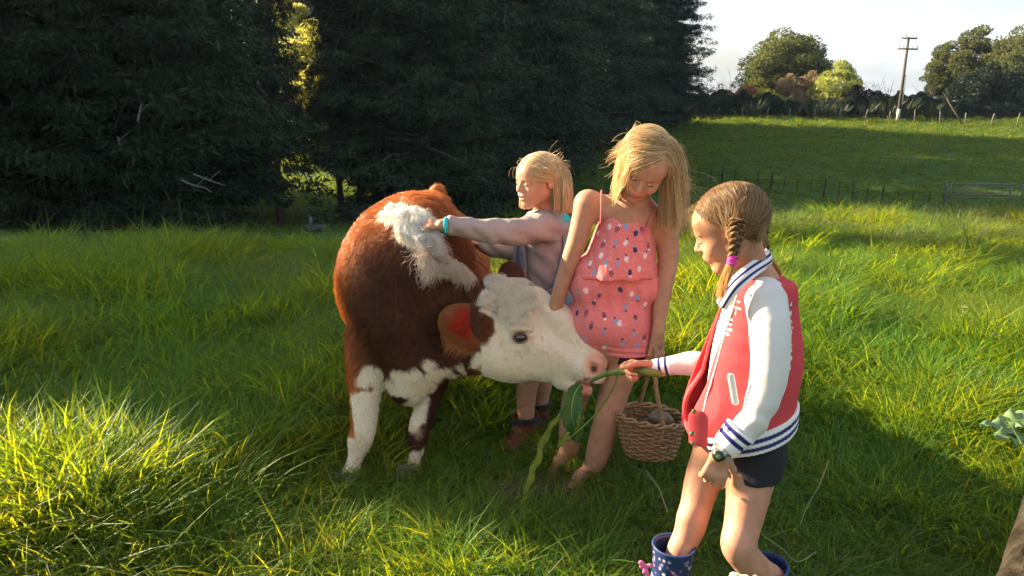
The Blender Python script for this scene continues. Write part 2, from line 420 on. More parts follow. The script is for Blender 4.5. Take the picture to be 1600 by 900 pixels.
def build_ground():
    def axis(a0, a1, fine0, fine1, h, g):
        v = list(np.arange(fine0, fine1, h)); s_ = h
        while v[-1] < a1: s_ *= g; v.append(v[-1]+s_)
        s_ = h; w = [v[0]]
        while w[-1] > a0: s_ *= g; w.append(w[-1]-s_)
        return np.array(w[::-1]+v[1:])
    xs = axis(-420, 420, -4, 5, .13, 1.055); ys = axis(-60, 700, 0, 10, .13, 1.045)
    Xg, Yg = np.meshgrid(xs, ys); Z = terrain(Xg, Yg)
    V = np.stack([Xg, Yg, Z], -1).reshape(-1, 3); nx, ny = len(xs), len(ys)
    i = (np.arange(ny-1)[:, None]*nx+np.arange(nx-1)[None]).ravel(); Fq = np.stack([i, i+1, i+nx+1, i+nx], 1)
    m = bpy.data.materials.new('meadow_soil'); m.use_nodes = True; n = m.node_tree.nodes; l = m.node_tree.links; b = n['Principled BSDF']
    b.inputs['Roughness'].default_value = .95; b.inputs['Specular IOR Level'].default_value = .1
    tc = n.new('ShaderNodeTexCoord')
    def noise(s, st=(1, 1, 1), det=6):
        mp = n.new('ShaderNodeMapping'); mp.inputs['Scale'].default_value = st; z = n.new('ShaderNodeTexNoise'); z.inputs['Scale'].default_value = s; z.inputs['Detail'].default_value = det
        l.new(tc.outputs['Object'], mp.inputs[0]); l.new(mp.outputs[0], z.inputs['Vector']); return z
    def ramp(z, stops):
        r = n.new('ShaderNodeValToRGB'); r.color_ramp.elements[0].position = stops[0][0]; r.color_ramp.elements[0].color = (*stops[0][1], 1)
        r.color_ramp.elements[1].position = stops[-1][0]; r.color_ramp.elements[1].color = (*stops[-1][1], 1)
        for q, c in stops[1:-1]: e = r.color_ramp.elements.new(q); e.color = (*c, 1)
        l.new(z.outputs['Fac'], r.inputs[0]); return r
    big = ramp(noise(.35, (.35, 1, 1)), [(.30, (.034, .080, .020)), (.5, (.046, .098, .024)), (.70, (.066, .115, .030))])
    mid = ramp(noise(2.2, (.6, 1, 1)), [(.35, (.65, .65, .6)), (.65, (1.3, 1.3, 1.15))])
    mx = n.new('ShaderNodeMix'); mx.data_type = 'RGBA'; mx.blend_type = 'MULTIPLY'; mx.inputs['Factor'].default_value = 1
    l.new(big.outputs[0], mx.inputs['A']); l.new(mid.outputs[0], mx.inputs['B'])
    th = ramp(noise(9), [(.42, (0, 0, 0)), (.62, (1, 1, 1))])                # soil and thatch near the camera
    sep = n.new('ShaderNodeSeparateXYZ'); l.new(tc.outputs['Object'], sep.inputs[0])
    mr = n.new('ShaderNodeMapRange'); mr.inputs['From Min'].default_value = 7; mr.inputs['From Max'].default_value = 14; mr.inputs['To Min'].default_value = .8; mr.inputs['To Max'].default_value = 0
    l.new(sep.outputs['Y'], mr.inputs['Value'])
    mu = n.new('ShaderNodeMath'); mu.operation = 'MULTIPLY'; l.new(th.outputs[0], mu.inputs[0]); l.new(mr.outputs[0], mu.inputs[1])
    m2 = n.new('ShaderNodeMix'); m2.data_type = 'RGBA'; l.new(mu.outputs[0], m2.inputs['Factor']); l.new(mx.outputs['Result'], m2.inputs['A']); m2.inputs['B'].default_value = (.040, .034, .018, 1)
    l.new(m2.outputs['Result'], b.inputs['Base Color'])
    bm = n.new('ShaderNodeBump'); bm.inputs['Distance'].default_value = .12; bm.inputs['Strength'].default_value = .9
    zz = noise(3.0, (.7, 1, 1), 10); l.new(zz.outputs['Fac'], bm.inputs['Height']); l.new(bm.outputs[0], b.inputs['Normal'])
    o = mesh_obj('ground', V, Fq, m); tag(o, kind='structure', label='rough green pasture falling to a hollow and rising to a hill')
if 'ground' in SECT: build_ground()

# ------------------------------------------------------------------ grass
def grass_material(name, attr='tint', transl=.60, tr=(3.5, 2.0, .30, 1)):
    m = bpy.data.materials.new(name); m.use_nodes = True; n = m.node_tree.nodes; l = m.node_tree.links; b = n['Principled BSDF']
    b.inputs['Roughness'].default_value = .5; b.inputs['Specular IOR Level'].default_value = .22
    a = n.new('ShaderNodeAttribute'); a.attribute_name = attr
    oi = n.new('ShaderNodeObjectInfo'); hs = n.new('ShaderNodeHueSaturation')
    mr = n.new('ShaderNodeMapRange'); mr.inputs['To Min'].default_value = .72; mr.inputs['To Max'].default_value = 1.3; l.new(oi.outputs['Random'], mr.inputs['Value'])
    geo = n.new('ShaderNodeNewGeometry'); z = n.new('ShaderNodeTexNoise'); z.inputs['Scale'].default_value = .8; z.inputs['Detail'].default_value = 3; l.new(geo.outputs['Position'], z.inputs['Vector'])
    mh = n.new('ShaderNodeMapRange'); mh.inputs['From Min'].default_value = .3; mh.inputs['From Max'].default_value = .7; mh.inputs['To Min'].default_value = .475; mh.inputs['To Max'].default_value = .515; l.new(z.outputs['Fac'], mh.inputs['Value'])
    l.new(mh.outputs[0], hs.inputs['Hue']); l.new(mr.outputs[0], hs.inputs['Value']); l.new(a.outputs['Color'], hs.inputs['Color'])
    l.new(hs.outputs[0], b.inputs['Base Color'])
    t = n.new('ShaderNodeBsdfTranslucent'); gm = n.new('ShaderNodeMix'); gm.data_type = 'RGBA'; gm.blend_type = 'MULTIPLY'; gm.inputs['Factor'].default_value = 1
    gm.inputs['B'].default_value = tr; l.new(hs.outputs[0], gm.inputs['A']); l.new(gm.outputs['Result'], t.inputs['Color'])
    ms = n.new('ShaderNodeMixShader'); ms.inputs[0].default_value = transl; l.new(b.outputs[0], ms.inputs[1]); l.new(t.outputs[0], ms.inputs[2]); l.new(ms.outputs[0], n['Material Output'].inputs['Surface'])
    return m
GM = {}
def clump(name, nb, rad, h0, h1, w, seg, lean, cols, mat, seed, heads=0):
    rg = np.random.default_rng(seed); V = []; Fs = []; C = []
    for k in range(nb):
        r = rad*math.sqrt(rg.random()); a = rg.random()*2*pi; b = np.array([r*cos(a), r*sin(a), -.02]); h = h0+(h1-h0)*rg.random()**1.3
        la = a+rg.normal()*.9; ln = lean*(.25+rg.random())*h; cv = rg.random()*1.2+.4
        d = np.array([cos(la), sin(la), 0]); sd = np.array([-sin(la+rg.normal()*.5), cos(la), 0]); sd = sd/np.linalg.norm(sd); tw = rg.normal()*.5
        ww = w*(.6+.8*rg.random()); c = np.array(cols[rg.choice(len(cols))])*(.75+.5*rg.random()); i0 = len(V)
        for s in range(seg+1):
            t = s/seg; q = b+d*ln*(t**(1+cv))*1.3+np.array([0, 0, h*(t-.32*t**3*min(1, ln/h*1.4))]); wd = ww*(1-t**2.2)*(.75+.25*min(1, t*6))
            if s < seg:
                e = sd*cos(tw*t)+d*sin(tw*t)*.5; V += [q-e*wd/2, q+e*wd/2]; C += [c*(.8+.35*t)]*2
            else: V.append(q); C.append(c*1.15)
        for s in range(seg-1): Fs.append((i0+2*s, i0+2*s+1, i0+2*s+3, i0+2*s+2))
        Fs.append((i0+2*seg-2, i0+2*seg-1, i0+2*seg))
        if heads and k < heads:                                   # seed head
            tip = V[-1]
            for u in range(5):
                j = len(V); o = tip+np.array([0, 0, -.012*u]); e = np.array([cos(u*2), sin(u*2), .6])*.004; V += [o, o+e+[.002, 0, 0], o+e*1.2+[0, 0, .004]]; C += [np.array((.16, .17, .09))]*3; Fs.append((j, j+1, j+2))
    me = bpy.data.meshes.new(name); me.from_pydata([tuple(v) for v in V], [], Fs); me.update()
    cc = np.ones((len(V), 4), np.float32); cc[:, :3] = np.array(C); at = me.color_attributes.new('tint', 'FLOAT_COLOR', 'POINT'); at.data.foreach_set('color', cc.ravel())
    me.materials.append(mat); return bpy.data.objects.new(name, me)
def instance_cloud(name, label, pts, scale, rot, idx, srcs, coll_name):
    """one object of countless blades: points that carry tufts (geometry nodes)"""
    me = bpy.data.meshes.new(name); me.vertices.add(len(pts)); me.vertices.foreach_set('co', np.asarray(pts, np.float32).ravel())
    for nm, ty, dat, key in (('scl', 'FLOAT_VECTOR', scale, 'vector'), ('rot', 'FLOAT_VECTOR', rot, 'vector'), ('idx', 'INT', idx, 'value')):
        a = me.attributes.new(nm, ty, 'POINT'); a.data.foreach_set(key, np.asarray(dat, np.int32 if ty == 'INT' else np.float32).ravel())
    o = bpy.data.objects.new(name, me); link(o); tag(o, label, kind='stuff')
    cl = bpy.data.collections.new(coll_name)
    for s in srcs: cl.objects.link(s)
    g = bpy.data.node_groups.new(name+'_nodes', 'GeometryNodeTree'); g.interface.new_socket('Geometry', in_out='INPUT', socket_type='NodeSocketGeometry'); g.interface.new_socket('Geometry', in_out='OUTPUT', socket_type='NodeSocketGeometry')
    gi = g.nodes.new('NodeGroupInput'); go = g.nodes.new('NodeGroupOutput'); ip = g.nodes.new('GeometryNodeInstanceOnPoints'); ci = g.nodes.new('GeometryNodeCollectionInfo')
    ci.inputs['Collection'].default_value = cl; ci.inputs['Separate Children'].default_value = True; ci.inputs['Reset Children'].default_value = True
    def at(nm, ty):
        x = g.nodes.new('GeometryNodeInputNamedAttribute'); x.data_type = ty; x.inputs['Name'].default_value = nm; return [q for q in x.outputs if q.enabled and q.name == 'Attribute'][0]
    L_ = g.links; L_.new(gi.outputs[0], ip.inputs['Points']); L_.new(ci.outputs[0], ip.inputs['Instance']); ip.inputs['Pick Instance'].default_value = True
    L_.new(at('idx', 'INT'), ip.inputs['Instance Index']); L_.new(at('scl', 'FLOAT_VECTOR'), ip.inputs['Scale']); L_.new(at('rot', 'FLOAT_VECTOR'), ip.inputs['Rotation']); L_.new(ip.outputs[0], go.inputs[0])
    md = o.modifiers.new('blades', 'NODES'); md.node_group = g; return o
def build_grass():
    gm = grass_material('grass_blade'); gd = grass_material('dry_grass_blade', transl=.35, tr=(1.35, 1.3, .9, 1))
    lush = [(.074, .185, .026), (.096, .205, .028), (.052, .145, .022), (.135, .215, .034)]
    pale = [(.09, .15, .05), (.13, .16, .07), (.07, .13, .03)]
    dry = [(.20, .18, .10), (.14, .13, .07), (.25, .23, .14)]
    src = []
    nm = lambda i: 'blade_tuft_%02d' % i
    for i in range(5): src.append(clump(nm(i), 75, .10, .07, .18, .0052, 4, .75, lush, gm, 10+i))
    for i in range(4): src.append(clump(nm(5+i), 62, .085, .13, .30, .0064, 5, .85, lush+[lush[1]]*2, gm, 20+i))
    for i in range(2): src.append(clump(nm(9+i), 60, .12, .03, .09, .0038, 3, 1.4, dry+lush[:2], gd, 30+i))
    for i in range(2): src.append(clump(nm(11+i), 14, .10, .20, .36, .0026, 5, .35, pale+dry, gd, 40+i, heads=8))
    rg = np.random.default_rng(77)
    n = 60000; Y = .9+(10.8-.9)*rg.random(n)**.62; X = (rg.random(n)*2-1)*(.74*Y+.75)
    # density: full near, thinner far away
    keep_ = rg.random(n) < np.clip(3.3/np.maximum(Y, 2.2)**1.0*1.15, .25, 1)*np.where(Y < 1.4, .5, 1); X, Y = X[keep_], Y[keep_]
    keep_ = Y < crest(X)+.9; X, Y = X[keep_], Y[keep_]; n = len(X)
    p3 = np.stack([X, Y, X*0], 1); tus = fbm(p3, 1.5, 7, 2)*.5+.5; t2 = fbm(p3, 4, 9, 2)*.5+.5
    trod = np.exp(-(((X-.25)/1.3)**2+((Y-2.85)/.85)**2)*1.1)                 # grazed and trodden round the girls
    rgt = np.exp(-(((X-1.5)/.8)**2+((Y-2.3)/.6)**2)); hay = np.exp(-(((X-.02)/.20)**2+((Y-2.62)/.14)**2)); hoof = np.exp(-(((X+.45)/.28)**2+((Y-2.60)/.20)**2))
    H = (.50+1.25*tus**1.6+.40*t2)*(1-.52*trod)*(1-.25*rgt)*(1-.6*hay)*(1-.5*hoof)
    H *= 1+.30*sstep(-.5, -2.5, X)*sstep(7, 4, Y)
    H *= np.where(Y < 2.0, .80, 1)*(1-.45*sstep(-.9, -.2, X)*sstep(2.7, 2.2, Y))*(1-.25*sstep(4.5, 7, Y))*(1-.42*sstep(5.8, 7.6, Y)*sstep(.5, 2.5, X))
    idx = rg.integers(0, 5, n); tall = rg.random(n) < .25+.55*(tus > .55)*(1-trod); idx[tall] = 5+rg.integers(0, 4, tall.sum())
    low = rg.random(n) < .04+.25*trod+.25*rgt; idx[low] = 9+rg.integers(0, 2, low.sum())
    hy = rg.random(n) < hay*.8; idx[hy] = 9
    edge = np.exp(-((Y-crest(X)+.5)/1.0)**2); seed_ = rg.random(n) < .003+.07*edge+.10*sstep(6.6, 7.6, Y)*sstep(.5, 2, X); idx[seed_] = 11+rg.integers(0, 2, seed_.sum()); H[seed_] = np.clip(H[seed_], .7, 1.1)
    ws = 1+.10*np.maximum(Y-3, 0); 
    scl = np.stack([H*.5+.6*ws, H*.5+.6*ws, H], 1)*(.85+.3*rg.random((n, 1)))
    a = vnoise(p3, .55, 14)*2.2+.6; lean = .16+.30*(tus > .55)*rg.random(n)+.1*rg.random(n)
    rot = np.stack([lean*np.sin(a)+rg.normal(0, .10, n), lean*np.cos(a)+rg.normal(0, .10, n), rg.random(n)*2*pi], 1)
    Z = terrain(X, Y)
    # nothing grows through the feet: leave tiny clearings
    instance_cloud('meadow_grass', 'long tufted green grass of the near field, lit yellow in patches', np.stack([X, Y, Z], 1), scl, rot, idx, src, 'tufts')
    # coarser sward on the slope beyond the crest and on the hill
    sward = [(.045, .115, .024), (.055, .125, .026), (.075, .14, .034)]  # hillside shade put into these greens, darker than the near blades
    far = [clump('sward_tuft_%d' % i, 26, .34, .10, .26, .020, 2, .7, sward, gm, 60+i) for i in range(4)]
    n = 52000; Y = 8.3+(108-8.3)*rg.random(n)**1.15; X = (rg.random(n)*2-1)*(.72*Y+3); ok = (Y > crest(X)+.4); X, Y = X[ok], Y[ok]; n = len(X)
    ok = (Y < 14) | (Y > 26); X, Y = X[ok], Y[ok]; n = len(X)
    s = (.45+.016*Y)*(.6+.7*rg.random(n)); scl = np.stack([s*1.3, s*1.3, s*.75], 1); rot = np.stack([rg.normal(0, .15, n), rg.normal(0, .15, n), rg.random(n)*6.28], 1)
    instance_cloud('pasture_grass', 'shorter grass of the hollow and the hillside, coloured darker for shade', np.stack([X, Y, terrain(X, Y)-.02], 1), scl, rot, rg.integers(0, 4, n), far, 'sward')
if 'grass' in SECT: build_grass()
# ================================================================== trees
def leaf_tris(cent, size, rg, ax=None, droop=0, asp=.35, flat=0, tri=False):
    """one small pointed leaf spray (two triangles sharing a spine) per centre"""
    n = len(cent); d = rg.standard_normal((n, 3)) if ax is None else nrm(ax)+rg.standard_normal((n, 3))*.45
    d[:, 2] -= droop; d = nrm(d); s = nrm(np.cross(d, rg.standard_normal((n, 3)))); s[:, 2] *= (1-flat); s = nrm(s)
    L = (size*(.6+.8*rg.random(n)))[:, None]; b = cent; t = cent+d*L; m = cent+d*L*.45; w = s*L*asp
    if tri: V = np.stack([b-w*.6, b+w*.6, t], 1).reshape(-1, 3); i = np.arange(n)*3; return V, np.stack([i, i+1, i+2], 1)
    V = np.stack([b, m+w, t, m-w], 1).reshape(-1, 3); i = np.arange(n)*4; return V, np.stack([i, i+1, i+2, i+3], 1)
def foliage_mat(name, c0, c1, transl=.35, scale=1.2, var=.25):
    m = material(name, c0, rough=.6, spec=.25, noisecol=c1, nscale=scale, transl=transl, objvar=var); return m
def limb(mb, a, b, r0, r1, bend=.1, n=6, rg=None):
    a, b = np.asarray(a, float), np.asarray(b, float); o = (rg.standard_normal(3) if rg is not None else np.zeros(3))*np.linalg.norm(b-a)*bend
    pts = spline([a, a*.6+b*.4+o*.6, a*.3+b*.7+o*.5, b], n); mb.tube(pts, np.linspace(r0, r1, n), 7); return pts
def conifer_meshes(seed, H, R, base, nb, leaves, mat, bark, size=.24):
    """dark cypress-like crown in drooping layered plates"""
    rg = np.random.default_rng(seed); mb = MB()
    limb(mb, (0, 0, -.6), (rg.normal()*.2, rg.normal()*.2, H*.96), .42, .05, .02, 14, rg)
    C = []; A = []
    for k in range(nb):
        z = base+(H-base)*((k+rg.random())/nb)**1.0; t = (z-base)/(H-base)
        L = R*(1-t)**.55*(.70+.45*rg.random())*min(1, .75+t*2.5)+.35; a = k*2.399+rg.normal()*.35; d = np.array([cos(a), sin(a), .22-.35*rg.random()])
        tip = np.array([0, 0, z])+d*L; pts = limb(mb, (0, 0, z-.15), tip, .075*(1-t)+.02, .012, .06, 6, rg)
        m = int(leaves/nb*(.35+L/R)); 
        nbl = max(4, int(L*3.2)); bc = []
        for j in range(nbl):
            u = .25+.78*((j+rg.random())/nbl); q = np.array([0, 0, z])+d*L*u; sp = .18+.34*L*u*.55
            bc.append((q+np.array([rg.normal()*sp, rg.normal()*sp, rg.normal()*.16-.10*u*u*L*.5]), .30+.30*rg.random()))
        for (q, r) in bc:
            mm = max(6, m//nbl); o = nrm(rg.standard_normal((mm, 3)))*(rg.random((mm, 1))**.45)*np.array([r*1.25, r*1.25, r*.55]); C.append(q+o); A.append(o+d*.35)
    C = np.concatenate(C); A = np.concatenate(A); V, Q = leaf_tris(C, size, rg, A, droop=.55, asp=.26, tri=True)
    return V, Q, mb
def make_tree(name, label, cat, loc, parts, fm, bark, group=None, rz=0, s=(1, 1, 1)):
    t = tag(empty(name, loc, rz), label, cat, group); t.scale = s
    return t
TREEMESH = {}
def place_tree(key, loc, label, cat='tree', group=None, rz=0, s=(1, 1, 1), name='tree'):
    t = tag(empty(name, loc, rz), label, cat, group); t.scale = s
    for nm, me in TREEMESH[key]:
        o = bpy.data.objects.new(nm, me); link(o, t)
    return t
def reg_tree(key, V, Q, fm, mb, bm):
    o = mesh_obj('crown', V, Q, fm, smooth=False); me = o.data; bpy.data.objects.remove(o); out = [('crown', me)]
    if mb is not None:
        o = mb.build('trunk', bm); out.append(('trunk', o.data)); bpy.data.objects.remove(o)
    TREEMESH[key] = out
def cloud_tree(seed, W, H, trunk, blobs, per, size, flatness=.55, up=.6, hollow=.35):
    """broad crown of separate leafy cushions on limbs"""
    rg = np.random.default_rng(seed); mb = MB(); limb(mb, (0, 0, -.4), (0, 0, trunk), W*.035+.06, W*.028+.04, .05, 6, rg); C = []; A = []
    for k in range(blobs):
        a = rg.random()*2*pi; u = rg.random()**.55; zz = rg.random(); rr = W/2*u*math.sqrt(max(.05, 1-(zz*1.0-.25)**2)) ; z = trunk*.75+(H-trunk*.75)*(zz*(1-.42*u**2)); q = np.array([rr*cos(a), rr*sin(a), z]); r = W*(.06+.07*rg.random())
        if zz < .9: limb(mb, (0, 0, trunk*(.7+.3*rg.random())), q-[0, 0, r*.3], .05*W*.3+.02, .015, .12, 5, rg)
        m = int(per*(.7+.6*rg.random())); o = nrm(rg.standard_normal((m, 3))+[0, 0, up*.4])*((1-hollow)+hollow*rg.random((m, 1)))*np.array([r*1.25, r*1.25, r*flatness*1.4]); o *= (1+.25*fbm(o+q, 3/W*4, seed, 2))[:, None]
        C.append(q+o); A.append(o)
    C = np.concatenate(C); A = np.concatenate(A); V, Q = leaf_tris(C, size, rg, A, asp=.42); return V, Q, mb
def spiky(seed, n, h, w, spread, fan=False):
    rg = np.random.default_rng(seed); V = []; Fq = []
    for k in range(n):
        a = rg.random()*2*pi; r = spread*math.sqrt(rg.random()); b = np.array([r*cos(a), r*sin(a), -.05]); d = nrm([cos(a)*(.2+.5*rg.random()), sin(a)*(.2+.5*rg.random()), 1]); L = h*(.55+.5*rg.random()); s = nrm(np.cross(d, rg.standard_normal(3)))*w
        i = len(V); V += [b-s, b+s, b+d*L*.6+s*.8, b+d*L*.6-s*.8, b+d*L+[cos(a)*L*.12, sin(a)*L*.12, -L*.05]]; Fq += [(i, i+1, i+2, i+3), (i+3, i+2, i+4)]
    return np.array(V), Fq
def twigs(seed, H, n, r=.03):
    rg = np.random.default_rng(seed); mb = MB()
    for k in range(n):
        a = rg.random()*2*pi; b = np.array([rg.normal()*H*.12, rg.normal()*H*.12, 0]); t = b+np.array([cos(a)*H*.3*rg.random(), sin(a)*H*.3*rg.random(), H*(.6+.4*rg.random())]); pts = limb(mb, b, t, r, r*.25, .06, 6, rg)
        for j in range(3): 
            q = pts[2+j]; limb(mb, q, q+np.array([rg.normal()*.2*H, rg.normal()*.2*H, H*.28*rg.random()]), r*.45, r*.12, .1, 4, rg)
    return mb
def gpos(px, Y, dz=0):
    x = P(px, 200, Y)[0]; return (float(x), float(Y), float(terrain(x, Y))+dz)
def build_trees():
    bark = material('bark', (.055, .042, .032), rough=.95, noisecol=(.11, .095, .075), nscale=6, nstretch=(1, 1, .25), bump=(12, .03, .7))
    dark = foliage_mat('dark_needles', (.013, .030, .016), (.024, .048, .020), .25, .8, .25)
    for k, (sd, H, R, b) in enumerate(((1, 17, 4.6, .9), (2, 19, 4.2, .5), (3, 16, 5.0, 1.5))):
        V, Q, mb = conifer_meshes(sd, H, R, b, 170, 92000, dark, bark); reg_tree('con%d' % k, V, Q, dark, mb, bark)
    V, Q, mb = conifer_meshes(9, 17, 3.4, 4.2, 100, 34000, dark, bark); reg_tree('con_bare', V, Q, dark, mb, bark)
    wall = [(-70, 27, 0), (25, 29, 1), (105, 28, 2), (165, 29.5, 0), (205, 29, 1), (250, 31.5, 0), (236, 33, 2), (655, 37, 1), (672, 41, 0), (712, 45, 1), (765, 50, 2), (812, 55, 0), (853, 60, 1), (893, 66, 2), (930, 72, 0), (965, 78, 1), (1000, 84, 2), (1046, 85, 1),
            (-20, 36, 1), (70, 38, 2), (160, 38, 0), (250, 39, 2), (300, 43, 1), (640, 52, 0), (700, 60, 1), (790, 70, 2), (880, 82, 0), (497, 98, 1), (475, 92, 0)]
    looks = ['dark dense evergreen with drooping sprays', 'blackish tall evergreen with layered boughs', 'broad dark evergreen skirted to the ground']
    nth = ['at the left edge of the tree belt', 'second from the left edge in the tree belt', 'third from the left edge in the tree belt', 'above the left fence, fourth from the left', 'behind the broken pale branches', 'just right of the broken pale branches', 'left of the sunny gap in the tree belt',
           'right of the two bare trunks by the gap', 'above the calf\'s back in the tree belt', 'left of the small girl\'s head in the tree belt', 'behind the small girl\'s raised arm', 'directly behind the small girl\'s head', 'between the heads of the two fair girls', 'just left of the bending girl\'s head, farther off', 'standing behind the bending girl\'s hair', 'where light flecks show through the crown', 'second from the right end of the belt', 'at the right end of the belt against the sky']
    rg = np.random.default_rng(12)
    for i, (px, Y, k) in enumerate(wall):
        x, y, z = gpos(px, Y); lab = ('evergreen, '+nth[i] if i < 18 else 'second-row evergreen, '+ ['far left', 'left of the fallen boughs', 'over the left fence', 'left of centre', 'beside the sunny gap', 'right of the gap', 'above the calf', 'behind the small girl', 'behind the bending girl', 'far behind the sunny gap, tallest there', 'far behind the sunny gap, at its left'][i-18])
        s = .9+.25*rg.random(); w = 1.0 if i != 17 else .95
        place_tree('con%d' % k, (x, y, z-.2), lab, group='dark evergreens of the tree belt', rz=rg.random()*6.28, s=(s*w, s*w, s*(1.08 if i != 17 else 1.1)), name='evergreen_tree')
    for px, Y, s in ((1000, 98, .60), (1022, 105, .62), (1040, 113, .66), (985, 107, .6)):  # unseen low trees added to keep sun off the crest ground
        x, y, z = gpos(px, Y); place_tree('con0', (x, y, z-.2), 'lower evergreen added out of sight behind the right end of the belt, to shade the crest', group='low unseen evergreens added to shade the crest', rz=px, s=(s, s, s), name='evergreen_tree')
    # unseen trees added farther left, to shade the belt
    for q in ((-29, 34), (-25, 42), (-34, 44), (-40, 38), (-30, 54), (-48, 50)):
        place_tree('con%d' % (int(q[1]) % 3), (q[0], q[1], float(terrain(*q))), 'unseen evergreen added beyond the left edge to shade the belt', group='added unseen evergreens outside the left edge', rz=q[0], name='evergreen_tree')
    for (px, Y, lab) in ((528, 40, 'bare-stemmed dark tree left of the pair in the sunny gap'), (556, 38, 'bare-stemmed dark tree with a thick straight trunk in the sunny gap'), (425, 36, 'dark trunked tree at the left side of the sunny gap')):
        x, y, z = gpos(px, Y); place_tree('con_bare', (x, y, z-.2), lab, group='bare-stemmed trees in the gap', rz=px, s=(.42, .42, .95), name='evergreen_tree')
    # sunlit foliage seen through the gap
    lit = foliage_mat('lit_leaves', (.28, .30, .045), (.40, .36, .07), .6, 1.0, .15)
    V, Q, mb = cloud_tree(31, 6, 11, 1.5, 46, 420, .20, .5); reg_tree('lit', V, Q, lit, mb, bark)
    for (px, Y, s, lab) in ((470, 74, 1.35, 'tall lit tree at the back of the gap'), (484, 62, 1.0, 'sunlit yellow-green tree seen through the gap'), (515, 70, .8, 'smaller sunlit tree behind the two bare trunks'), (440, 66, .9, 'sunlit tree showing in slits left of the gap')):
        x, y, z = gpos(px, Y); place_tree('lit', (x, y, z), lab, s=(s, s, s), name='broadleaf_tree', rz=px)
    # ------------ along the hill crest
    pod = foliage_mat('crest_leaves', (.085, .105, .028), (.13, .14, .035), .45, .5, .1); dpod = foliage_mat('dusky_leaves', (.018, .034, .018), (.032, .050, .024), .2, .6, .1)
    V, Q, mb = cloud_tree(41, 11.5, 8.6, 2.2, 190, 240, .22, .40); reg_tree('pod', V, Q, pod, mb, bark)
    V, Q, mb = cloud_tree(42, 6.5, 9.2, 1.8, 120, 190, .22, .42); reg_tree('pod2', V, Q, pod, mb, bark)
    V, Q, mb = cloud_tree(43, 6.0, 5.0, .6, 60, 420, .20, .7); reg_tree('bush', V, Q, dpod, mb, bark)
    place = lambda key, px, Y, s, lab, cat='tree', nm='broadleaf_tree', g=None, dz=0: place_tree(key, gpos(px, Y, dz), lab, cat, g, rz=px*.7, s=s if hasattr(s, '__len__') else (s, s, s), name=nm)
    place('pod', 1222, 108, (1.02, 1.0, 1.12), 'large spreading olive-green tree on the hill crest left of the pole')
    place('pod2', 1467, 104, (.85, .85, .92), 'slim olive tree right of the leaning pole'); place('pod2', 1512, 102, 1.12, 'sunlit olive tree between two others at the right end of the crest')
    place('pod', 1588, 98, (.92, .92, 1.18), 'largest tree at the right edge of the photo, lit on top', g=None)
    def bush(key, c0, c1, W, H, seed, tr=.35, fl=.7, per=380, size=.17, blobs=40):
        V, Q, mb = cloud_tree(seed, W, H, H*.12, blobs, per, size, fl); reg_tree(key, V, Q, foliage_mat(key+'_leaves', c0, c1, tr, 1.2, .1), mb, bark)
    bush('lime', (.26, .30, .06), (.36, .38, .09), 6.2, 4.6, 51); bush('rust', (.30, .12, .055), (.36, .18, .08), 4.2, 2.6, 52); bush('plum', (.060, .025, .030), (.09, .04, .04), 4.0, 3.0, 53); bush('tan', (.24, .17, .09), (.30, .22, .12), 5.0, 4.2, 54); bush('gold', (.40, .38, .05), (.46, .43, .07), 3.6, 2.6, 55)
    place('lime', 1301, 97, (1.0, 1.0, 1.18), 'round lime-green sunlit bush on the crest', 'shrub', 'shrub'); place('plum', 1334, 95, (1.0, 1.0, 1.15), 'dark plum-coloured bush beside the lime-green one', 'shrub', 'shrub')
    place('gold', 1193, 99, 1.0, 'small bright yellow-green bush below the spreading tree', 'shrub', 'shrub'); place('rust', 1128, 100, (1.3, 1, .85), 'low rust-brown bush at the left end of the crest', 'shrub', 'shrub')
    place('rust', 1165, 101, (1.0, 1, 1.0), 'rust-brown bush left of the yellow-green one', 'shrub', 'shrub'); place('tan', 1230, 100, (1, 1, 1.0), 'tan feathery bush in front of the spreading tree', 'shrub', 'shrub'); place('tan', 1258, 101, (.9, .9, 1.08), 'pinkish-tan bush left of the lime-green one', 'shrub', 'shrub')
    hedge_px = list(range(1092, 1640, 34))
    wheres = ['below the rust bush at the far left', 'under the bare saplings', 'left of the yellow bush', 'below the yellow-green bush', 'below the spreading tree', 'under the tan bush', 'left of the lime bush', 'below the lime bush', 'right below the plum bush', 'left of the flax', 'by the foot of the pole', 'just right of the pole', 'between pole and stay', 'below the slim olive tree', 'at the foot of the leaning stay', 'near the right edge', 'at the right edge']
    for i, px in enumerate(hedge_px):
        place('bush', px, 93.5, (.72, .45, .50+.10*math.sin(px*.9)), 'dusky green bush in the crest hedge '+wheres[i % len(wheres)], 'shrub', 'shrub', 'dusky bushes of the crest hedge', -.2)
    for (px, s, lab) in ((1545, 1.15, 'dark round bush beneath the right-hand trees'), (1590, 1.35, 'dark bush mass under the tree at the right edge'), (1508, .9, 'dark bush right of the slim olive tree')): place('bush', px, 96, s, lab, 'shrub', 'shrub')
    fl = material('flax_leaf', (.035, .055, .025), rough=.5, noisecol=(.10, .11, .05), nscale=3)
    V, Fq = spiky(61, 130, 2.4, .045, .5); o = mesh_obj('leaf', V, Fq, fl, smooth=False); TREEMESH['flax'] = [('leaf', o.data)]; bpy.data.objects.remove(o)
    fpx = [(1236, .9, 'left-hand flax clump below the tan bush'), (1268, .9, 'flax clump under the left side of the lime bush'), (1287, .95, 'flax clump under the lime bush'), (1310, .8, 'short flax clump under the plum bush'), (1352, .9, 'flax clump left of the bare saplings'), (1384, 1.15, 'tall flax clump just left of the pole foot'), (1408, 1.25, 'tall flax clump just right of the pole foot'), (1450, 1.0, 'flax clump left of the slim olive tree'), (1475, .8, 'flax clump by the leaning stay'), (1176, 1.1, 'yellowish flax clump beside the bare saplings')]
